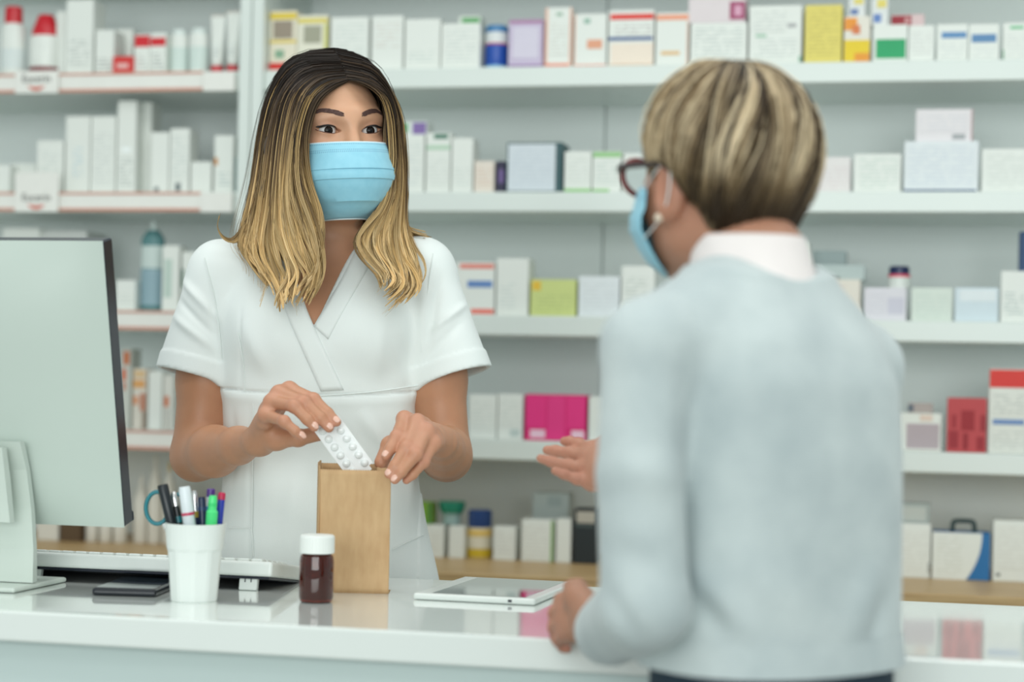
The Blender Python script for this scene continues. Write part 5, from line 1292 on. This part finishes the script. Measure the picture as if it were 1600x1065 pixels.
parts.append(hair_strands('r', right, 5200, 3, ombre, None, None, 36, .00050, .0040, .0055, .88, .0080, push_out, .11))
# flyaway single hairs
def thin(gs, seed, n_): 
    Vv, Ff, Tt = hair_strands('f', gs, n_, seed, ombre, None, None, 26, .00022, .013, .012, .1, .010, None); return Vv, Ff, Tt
curl = [g((430, 250, 2.80), (404, 310, 2.80), (380, 350, 2.80), (362, 371, 2.795), (347, 366, 2.79), (340, 350, 2.785), (345, 330, 2.78)),
        g((432, 255, 2.80), (408, 315, 2.80), (386, 356, 2.80), (368, 379, 2.795), (350, 374, 2.79), (339, 356, 2.785), (341, 338, 2.78))]
parts.append(hair_strands('c', curl, 60, 21, ombre, None, None, 30, .00035, .0015, .002, .3, .001, None))
parts.append(thin(left[3:], 11, 70)); parts.append(thin(right, 12, 60)); parts.append(thin(left_back, 13, 60))
hv = [ell(H(0, .016, .026), (.0785, .097, .093), HR, .02)]
hv += chain([L(452, 170, 2.80), L(440, 230, 2.79), L(432, 300, 2.785), L(432, 360, 2.78), L(446, 405, 2.765)], [.018, .020, .019, .013, .005], .02)
hv += chain([L(474, 175, 2.78), L(468, 240, 2.772), L(470, 310, 2.768), L(480, 370, 2.76)], [.010, .011, .010, .005], .015)
hv += chain([L(604, 185, 2.83), L(613, 250, 2.82), L(613, 310, 2.815), L(611, 365, 2.80), L(618, 405, 2.785)], [.009, .009, .009, .007, .003], .012)
hv += chain([L(512, 200, 2.90), L(510, 300, 2.93), L(505, 380, 2.945)], [.066, .050, .03], .03)
hv += chain([L(560, 220, 2.90), L(575, 300, 2.91), L(580, 370, 2.93)], [.050, .035, .02], .03)
hv += chain([L(458, 220, 2.87), L(445, 300, 2.88), L(430, 360, 2.90)], [.020, .016, .008], .03)
fc_c = H(.008, -.125, -.045)
hv.append(Prim(ell(fc_c, (.057, .112, .118), HR).fn, fc_c-.12, fc_c+.12, .008, 's'))
hv.append(cap(H(0, -.02, -.10), L(505, 430, 2.78), .036, .030, .01, 's'))
V, F, _ = polygonize(hv, [((-.17, -.17, 1.29), (.20, .22, 1.72), .0026)])
zz = V[:, 2]; a = np.clip(sstep(1.64, 1.55, zz)*.4+sstep(1.55, 1.40, zz)*.5, 0, 1)[:, None]
Tn = np.clip(np.where(a < .45, DARK+(MIDB-DARK)*(a/.45), MIDB+(GOLD*.7-MIDB)*((a-.45)/.55))*.8, 0, 1)
parts.append((V, F, Tn))
V, F, Tn = merge(parts)
mesh_obj('hair', V, F, M_hair, wroot, True, None, Tn)

# ================================================================== the customer in front of the counter, seen from behind
KX, KD = 0.238, 1.83
L = Lfun(KX, KD, KD-2.0)
kroot = empty('person', c2w(KX, KD, 0), YAW)
tag(kroot, 'short-haired blond person in light grey sweater seen from behind', 'person')
TH_ = math.radians(36)                    # turned to the left of straight away
FD = np.array((-math.sin(TH_), math.cos(TH_), 0)); RT_ = np.array((math.cos(TH_), math.sin(TH_), 0))
KC = L(1122, 273, 2.075)
KR = head_axes(math.pi+TH_-math.radians(3), math.radians(-3))      # face looks along FD
KS = .84
hp, H = head_prims(KC, KR, eyes=False, S=KS)
P = hp
# ears
for s in (-1, 1):
    P += [ell(H(s*.077, .008, -.022), (.009, .018, .030), KR@np.array(Matrix.Rotation(s*.35, 3, 'Z')), .006)]
    P.append(cap(H(s*.075, .004, -.045), H(s*.074, -.002, -.055), .008, .007, .006))
    c = H(s*.088, .002, -.020); P.append(Prim(ell(c, (.006, .010, .018), KR).fn, c-.02, c+.02, .004, 's'))
NB = L(1182, 410, 2.02)
P += [cap(NB, H(0, .028, -.075), .050, .046, .03)]
srows = []
for py, pc, a_, b_ in ((1230, 1205, .140, .106), (1120, 1205, .138, .104), (1060, 1206, .135, .102), (985, 1208, .130, .098), (865, 1210, .129, .097), (715, 1208, .131, .099), (595, 1204, .131, .096), (530, 1198, .120, .084), (475, 1190, .092, .064), (440, 1186, .064, .052)):
    q0 = L(pc, py, 2.0); srows.append((q0[2], q0[0], q0[1], a_, b_))
srows.sort(); HEMZ = L(1205, 1061, 1.89)[2]
LS, RS = L(1012, 540, 1.91), L(1342, 574, 2.10)
LE, LW = L(1008, 945, 1.885), L(952, 985, 2.11)
RE, RW = L(1330, 880, 2.24), L(988, 742, 2.335)
Lh = Lfun(KX, KD, KD-2.0-.035)
h1, F1, T1, _ = hand(Lh, (948, 975, 2.125),
    [[(893, 936, 2.20), (878, 938, 2.235), (874, 952, 2.252), (876, 965, 2.25)],
     [(886, 952, 2.20), (869, 958, 2.235), (867, 974, 2.25), (871, 986, 2.246)],
     [(883, 972, 2.195), (868, 980, 2.228), (870, 995, 2.238), (876, 1002, 2.232)],
     [(886, 990, 2.185), (874, 999, 2.21), (880, 1010, 2.216), (886, 1013, 2.21)]],
    [(903, 932, 2.17), (902, 920, 2.205), (893, 917, 2.235)], .98, .011, .020)
h2, F2, T2, _ = hand(L, (988, 742, 2.335),
    [[(924, 702, 2.415), (904, 694, 2.435), (891, 690, 2.445), (882, 689, 2.45)],
     [(920, 716, 2.40), (891, 708, 2.425), (868, 704, 2.435), (855, 703, 2.44)],
     [(921, 734, 2.385), (889, 727, 2.40), (862, 721, 2.405), (845, 716, 2.405)],
     [(926, 754, 2.372), (902, 748, 2.375), (882, 741, 2.375), (867, 735, 2.375)]],
    [(960, 712, 2.38), (945, 692, 2.42), (950, 684, 2.45)], .90, .012, .021)
P = P + [sections([(z, a, b, c-.018, d-.018) for z, a, b, c, d in srows if z > HEMZ+.01], TH_, .02)]
P += [cap(LS, LE, .030, .030, .002), cap(LE, LW, .030, .020, .006), cap(RS, RE, .034, .032, .02), cap(RE, RW, .032, .020, .02)] + h1 + h2
r1 = bb(np.vstack([np.vstack(F1), np.vstack(T1)]), .022); r2 = bb(np.vstack([np.vstack(F2), np.vstack(T2)]), .022)
V, F, vols = polygonize(P, [(r1[0], r1[1], .0016), (r2[0], r2[1], .0014), ((-.30, -.22, .80), (.26, .50, 1.60), .0030)])
T = np.tile(np.array((.44, .215, .135)), (len(V), 1))
d = np.linalg.norm(V-KC, axis=1); ear = np.exp(-(np.minimum(np.linalg.norm(V-H(.08, .006, -.02), axis=1), np.linalg.norm(V-H(-.08, .006, -.02), axis=1))/.03)**2)[:, None]
T = T*(1-.4*ear)+.4*ear*np.array((.58, .24, .16))
for p in np.vstack(F2+[T2]+F1):
    e = np.exp(-(np.linalg.norm(V-p, axis=1)/.013)**2)[:, None]; T = T*(1-.3*e)+.3*e*np.array((.56, .21, .15))
kbody = mesh_obj('body', V, F, M_skin_c, kroot, True, None, T)
# ---- shirt collar
M_shirt = mat('shirt_pale_pink', srgb(236, 228, 226), .8, bump=.05)
nb = 44; V = []; kk = 9
c0 = L(1180, 432, 2.01)
for i in range(kk):
    t = i/(kk-1)
    for j in range(nb):
        a = 2*math.pi*j/nb; front = max(0, math.cos(a))          # a = 0 towards the front
        r = .060-.007*t
        p = c0+FD*(math.cos(a)*(r+.004))+RT_*(math.sin(a)*r)+np.array((0, 0, -.012+.050*t-.032*front*t))+FD*(.012*t)
        V.append(p)
Fq = [(i*nb+j, i*nb+(j+1) % nb, (i+1)*nb+(j+1) % nb, (i+1)*nb+j) for i in range(kk-1) for j in range(nb)]
o = mesh_obj('shirt_collar', V, Fq, M_shirt, kroot, True); md = o.modifiers.new('cloth', 'SOLIDIFY'); md.thickness = .004; md.offset = 1
# ---- sweater
def knit_mat():
    m = bpy.data.materials.new('sweater_knit_grey'); m.use_nodes = True; nt = m.node_tree; b = nt.nodes['Principled BSDF']; b.inputs['Roughness'].default_value = .9; b.inputs['Sheen Weight'].default_value = .3
    tc = nt.nodes.new('ShaderNodeTexCoord'); n1 = nt.nodes.new('ShaderNodeTexNoise'); n1.inputs['Scale'].default_value = 14; n1.inputs['Detail'].default_value = 6
    nt.links.new(tc.outputs['Object'], n1.inputs['Vector']); r = nt.nodes.new('ShaderNodeValToRGB'); r.color_ramp.elements[0].color = (*srgb(176, 188, 190), 1); r.color_ramp.elements[1].color = (*srgb(200, 210, 210), 1)
    r.color_ramp.elements[0].position = .3; r.color_ramp.elements[1].position = .7
    nt.links.new(n1.outputs['Fac'], r.inputs[0]); nt.links.new(r.outputs[0], b.inputs['Base Color'])
    wv = nt.nodes.new('ShaderNodeTexWave'); wv.inputs['Scale'].default_value = 130; wv.inputs['Distortion'].default_value = 1.5; wv.bands_direction = 'Z'; nt.links.new(tc.outputs['Object'], wv.inputs['Vector'])
    bp_ = nt.nodes.new('ShaderNodeBump'); bp_.inputs['Strength'].default_value = .25; bp_.inputs['Distance'].default_value = .001; nt.links.new(wv.outputs['Fac'], bp_.inputs['Height']); nt.links.new(bp_.outputs[0], b.inputs['Normal'])
    return m
M_knit = knit_mat()
A_ = np.array(srows); sw = [sections([(HEMZ, *[np.interp(HEMZ, A_[:, 0], A_[:, i]) for i in (1, 2, 3, 4)])]+[r_ for r_ in srows if r_[0] > HEMZ+.005], TH_, .02)]
NS = L(1185, 470, 2.0)
sw += [cap(NS-RT_*.04, LS, .044, .040, .03), cap(NS+RT_*.04, RS, .044, .040, .03)]
LM = (LS+LE)/2+np.array((-.006, -.004, 0))
sw += [cap(LS, LM, .041, .039, .016), cap(LM, LE, .039, .040, .006), cap(LE, LW, .041, .036, .008)]
sw += [cap(RS, RE, .041, .038, .02), cap(RE, RW, .038, .031, .018)]
for W_, E_ in ((LW, LE), (RW, RE)):
    ax_ = (W_-E_)/np.linalg.norm(W_-E_)
    sw.append(Prim((lambda X, Y, Z, W_=W_, ax_=ax_: -((X-W_[0])*ax_[0]+(Y-W_[1])*ax_[1]+(Z-W_[2])*ax_[2])+.004), W_-.06, W_+.06, .003, 's'))
    sw.append(cap(W_-ax_*.03, W_+ax_*.03, .024, .028, .002, 's'))
sw.append(cap(c0+np.array((0, 0, -.015)), c0+np.array((0, 0, .06))+FD*.012, .058, .062, .006, 's'))
volS = Vol((-.30, -.22, HEMZ-.02), (.27, .42, 1.42), .0032).add(sw); V, F = volS.nets(); V = relax(V, F, 8)
n_ = np.zeros_like(V); fn_ = np.cross(V[F[:, 2]]-V[F[:, 0]], V[F[:, 3]]-V[F[:, 1]])
for i in range(4): np.add.at(n_, F[:, i], fn_)
n_ /= np.linalg.norm(n_, axis=1, keepdims=True)+1e-9
def l2k(px, py, d=1.9): q_ = L(px, py, d); return q_[0], q_[2]
def sg(p, q_, w_, a_): return (*l2k(*p), *l2k(*q_), w_, a_)
KF = [sg((1062, 560), (1078, 900), .008, -.004), sg((1065, 915), (1140, 990), .012, -.006), sg((1075, 880), (1180, 1000), .016, .006), sg((1100, 850), (1260, 960), .025, .004), sg((1390, 880), (1330, 1010), .015, .005), sg((1410, 930), (1370, 1030), .010, -.004),
      sg((950, 700), (1050, 760), .02, .004), sg((940, 850), (1040, 880), .015, -.004), sg((1150, 470), (1300, 520), .03, .003), sg((930, 900), (1000, 1000), .01, -.004)]
fr = np.clip(-n_[:, 1]*1.4, 0, 1); V = V+n_*(fold(V, n_, KF)*fr)[:, None]
swo = mesh_obj('sweater', V, F, M_knit, kroot, True)
# ribbed hem
rb = []; nb = 64
zs_ = [HEMZ+.03, HEMZ+.022, HEMZ+.008, HEMZ]
for z in zs_:
    r_ = [q_ for q_ in srows]; A_ = np.array(r_); a_, b_ = np.interp(z, A_[:, 0], A_[:, 3]), np.interp(z, A_[:, 0], A_[:, 4])
    for j in range(nb):
        an = 2*math.pi*j/nb; ex = 2/2.4; cxx, cyy = np.interp(z, A_[:, 0], A_[:, 1]), np.interp(z, A_[:, 0], A_[:, 2])
        rr = .0006+(.0008 if j % 2 else 0)
        rb.append(RT_*(np.sign(math.cos(an))*abs(math.cos(an))**ex*(a_+rr))+FD*(np.sign(math.sin(an))*abs(math.sin(an))**ex*(b_+rr))+np.array((cxx, cyy, z)))
mesh_obj('ribbed_hem', rb, [(i*nb+j, i*nb+(j+1) % nb, (i+1)*nb+(j+1) % nb, (i+1)*nb+j) for i in range(3) for j in range(nb)], M_knit, swo, True)
# ---- trousers and shoes
M_nvy = mat('trousers_navy', srgb(34, 52, 66), .85)
tp = [sections([(.70, .016, 0, .128, .098), (.80, .016, 0, .126, .096), (HEMZ+.02, .016, 0, .122, .092)], TH_, .02)]
for s in (-1, 1):
    tp += [cap(RT_*s*.072+np.array((0, 0, .72)), RT_*s*.075+np.array((0, 0, .42)), .072, .052, .03), cap(RT_*s*.075+np.array((0, 0, .42)), RT_*s*.08+np.array((0, 0, .07)), .052, .045, .02)]
V, F, _ = polygonize(tp, [((-.24, -.24, .03), (.24, .24, .98), .007)])
mesh_obj('trousers', V, F, M_nvy, kroot, True)
for s in (-1, 1):
    c = RT_*s*.08+FD*.035
    R3 = np.stack([RT_, FD, np.array((0, 0, 1.0))], 1)
    V, F, _ = polygonize([ell((c[0], c[1], .035), (.045, .12, .045), R3, .02), cap(c-FD*.04+np.array((0, 0, .05)), c-FD*.04+np.array((0, 0, .09)), .042, .04, .02)], [(c-np.array((.16, .16, 0))+np.array((0, 0, .001)), c+np.array((.16, .16, .14)), .005)])
    mesh_obj('shoe', V, F, mat('shoe_dark', srgb(40, 40, 44), .5), kroot, True)
# ---- mask, ear loop, glasses, earring
mr = []
for v, off in [(0, 0), (.1, .001), (.25, .001), (.36, .003), (.37, .001), (.5, .003), (.51, .001), (.7, .001), (.85, .0), (1, 0)]:
    mr.append((v, cz(v), cyf(v)+.004, hwf(v)+.004, ysf(v)+.004, off))
km = mask_obj('face_mask', H, mr, kroot, M_mask)
for s in (-1, 1):
    tube_obj('ear_loop', [H(s*.076, -.042, -.022), H(s*.083, -.012, -.002), H(s*.086, .014, .008), H(s*.088, .022, -.020), H(s*.082, .004, -.052), H(s*.074, -.04, -.080)], [.0009], mat('elastic_white', srgb(226, 232, 232), .7), km, 30)
gl = empty('eyeglasses', tuple(np.array(c2w(KX, KD, 0))), YAW); tag(gl, 'dark red rimmed eyeglasses worn by the blond-haired person', 'eyeglasses')
M_frame = mat('tortoise_red', srgb(120, 30, 30), .2, noise=.5, scale=60)
for s in (-1, 1):
    an = np.linspace(0, 2*np.pi, 30); rim = [H(s*(.036+.028*math.cos(a)), -.1135+.010*abs(.036+.028*math.cos(a)-.0)/.064, -.004+.021*math.sin(a)+.003*math.cos(a)) for a in an]
    v, f = tubes(np.array(rim)[None], np.full((1, 30), .0030), 8); mesh_obj('rim', v, f, M_frame, gl, True)
    ln_ = [H(s*.036, -.110, -.004)]+rim[:-1]; mesh_obj('lens', ln_, [(0, i+1, (i+1) % 29+1) for i in range(29)], mat('lens_glass', (.9, .95, .95), .02, noise=0, Transmission_Weight=1.0, IOR=1.05), gl)
    tube_obj('temple_arm', [H(s*.066, -.105, .004), H(s*.078, -.085, .006), H(s*.084, -.04, .006), H(s*.086, .0, .006), H(s*.084, .022, -.006)], [.0042, .0036, .0026, .0024, .002], mat('temple_dark', srgb(40, 22, 26), .25), gl, 24)
tube_obj('bridge', [H(-.009, -.1125, .002), H(0, -.116, .005), H(.009, -.1125, .002)], [.0026], M_frame, gl, 10)
for s in (-1, 1):
    bm = bmesh.new(); bmesh.ops.create_uvsphere(bm, u_segments=14, v_segments=10, radius=.0048)
    er = bm_obj('earring', bm, mat('pearl', srgb(222, 206, 186), .2), kroot, tuple(H(s*.083, -.001, -.056)), None, True)
# ---- short layered hair
HCc = H(0, .020, .030)
E_ = lambda c_, r_, k_: ell(H(*c_), np.array(r_)*KS, KR, k_)
kh = [E_((0, .018, .034), (.086, .106, .094), .02), E_((0, .070, -.012), (.070, .048, .070), .03), E_((0, .064, -.062), (.052, .034, .046), .02)]
for s in (-1, 1): kh.append(E_((s*.070, .010, .02), (.018, .05, .045), .02)) 
fcx = H(0, -.13, -.05); kh.append(Prim(ell(fcx, np.array((.082, .115, .115))*KS, KR).fn, fcx-.12, fcx+.12, .01, 's'))
for s in (-1, 1):
    c = H(s*.088, -.004, -.040); kh.append(Prim(ell(c, np.array((.030, .036, .048))*KS, KR).fn, c-.05, c+.05, .008, 's'))
volH = Vol(KC-.16, KC+.16, .0026).add(kh); V, F = volH.nets()
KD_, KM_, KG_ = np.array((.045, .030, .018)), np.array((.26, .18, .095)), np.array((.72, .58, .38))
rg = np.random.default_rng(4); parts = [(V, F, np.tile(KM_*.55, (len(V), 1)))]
n = 8000; npt = 18; t = np.linspace(0, 1, npt)
phi = rg.uniform(0, 2*np.pi, n); ncl = 120; pc = np.sort(rg.uniform(0, 2*np.pi, ncl)); lay = rg.integers(0, 3, n)
ci = np.abs(((phi[:, None]-pc[None]+np.pi) % (2*np.pi))-np.pi).argmin(1)*3+lay
crown = np.array((.012, .050, .125))
start = rg.uniform(0, .42, n)*(lay > 0); 
pe = (phi[:, None]+(.35*t)[None]+.05*np.sin(t*6+phi[:, None]*9))
polar = (start[:, None]+(1-start[:, None])*t[None])*((1.86+.74*np.cos(phi))*np.array((1.0, .93, .80))[lay]+rg.normal(0, .05, n))[:, None]
# direction from the head centre: phi = 0 points to the back of the head
dr = np.stack([np.sin(polar)*np.sin(pe), np.sin(polar)*np.cos(pe), np.cos(polar)], -1)
org_ = HCc; dw = dr@KR.T
Q = org_+dw*.16
# march inwards onto the hair volume
hit = Q.copy(); done = np.zeros(Q.shape[:2], bool); cur = Q.copy()
for _ in range(60):
    cur = np.where(done[..., None], cur, cur-dw*.002); done |= volH.sample(cur) < 0
lift = (.0015+.0035*np.abs(rg.normal(0, 1, n)))[:, None]*np.sin(np.pi*np.clip(t*.9+.05, 0, 1))[None]
Pp = cur+dw*lift[..., None]
keep = done.all(1); Pp = Pp[keep]; ci = ci[keep]
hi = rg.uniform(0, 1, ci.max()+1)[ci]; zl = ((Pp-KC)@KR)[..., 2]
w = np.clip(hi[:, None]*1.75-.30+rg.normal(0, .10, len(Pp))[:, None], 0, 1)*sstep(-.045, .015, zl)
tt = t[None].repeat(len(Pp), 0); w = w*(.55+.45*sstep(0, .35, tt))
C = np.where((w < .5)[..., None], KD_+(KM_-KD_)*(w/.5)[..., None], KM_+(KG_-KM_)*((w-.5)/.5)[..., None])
v, f = tubes(Pp, (.0009*(1-.5*t**3))[None].repeat(len(Pp), 0), 2)
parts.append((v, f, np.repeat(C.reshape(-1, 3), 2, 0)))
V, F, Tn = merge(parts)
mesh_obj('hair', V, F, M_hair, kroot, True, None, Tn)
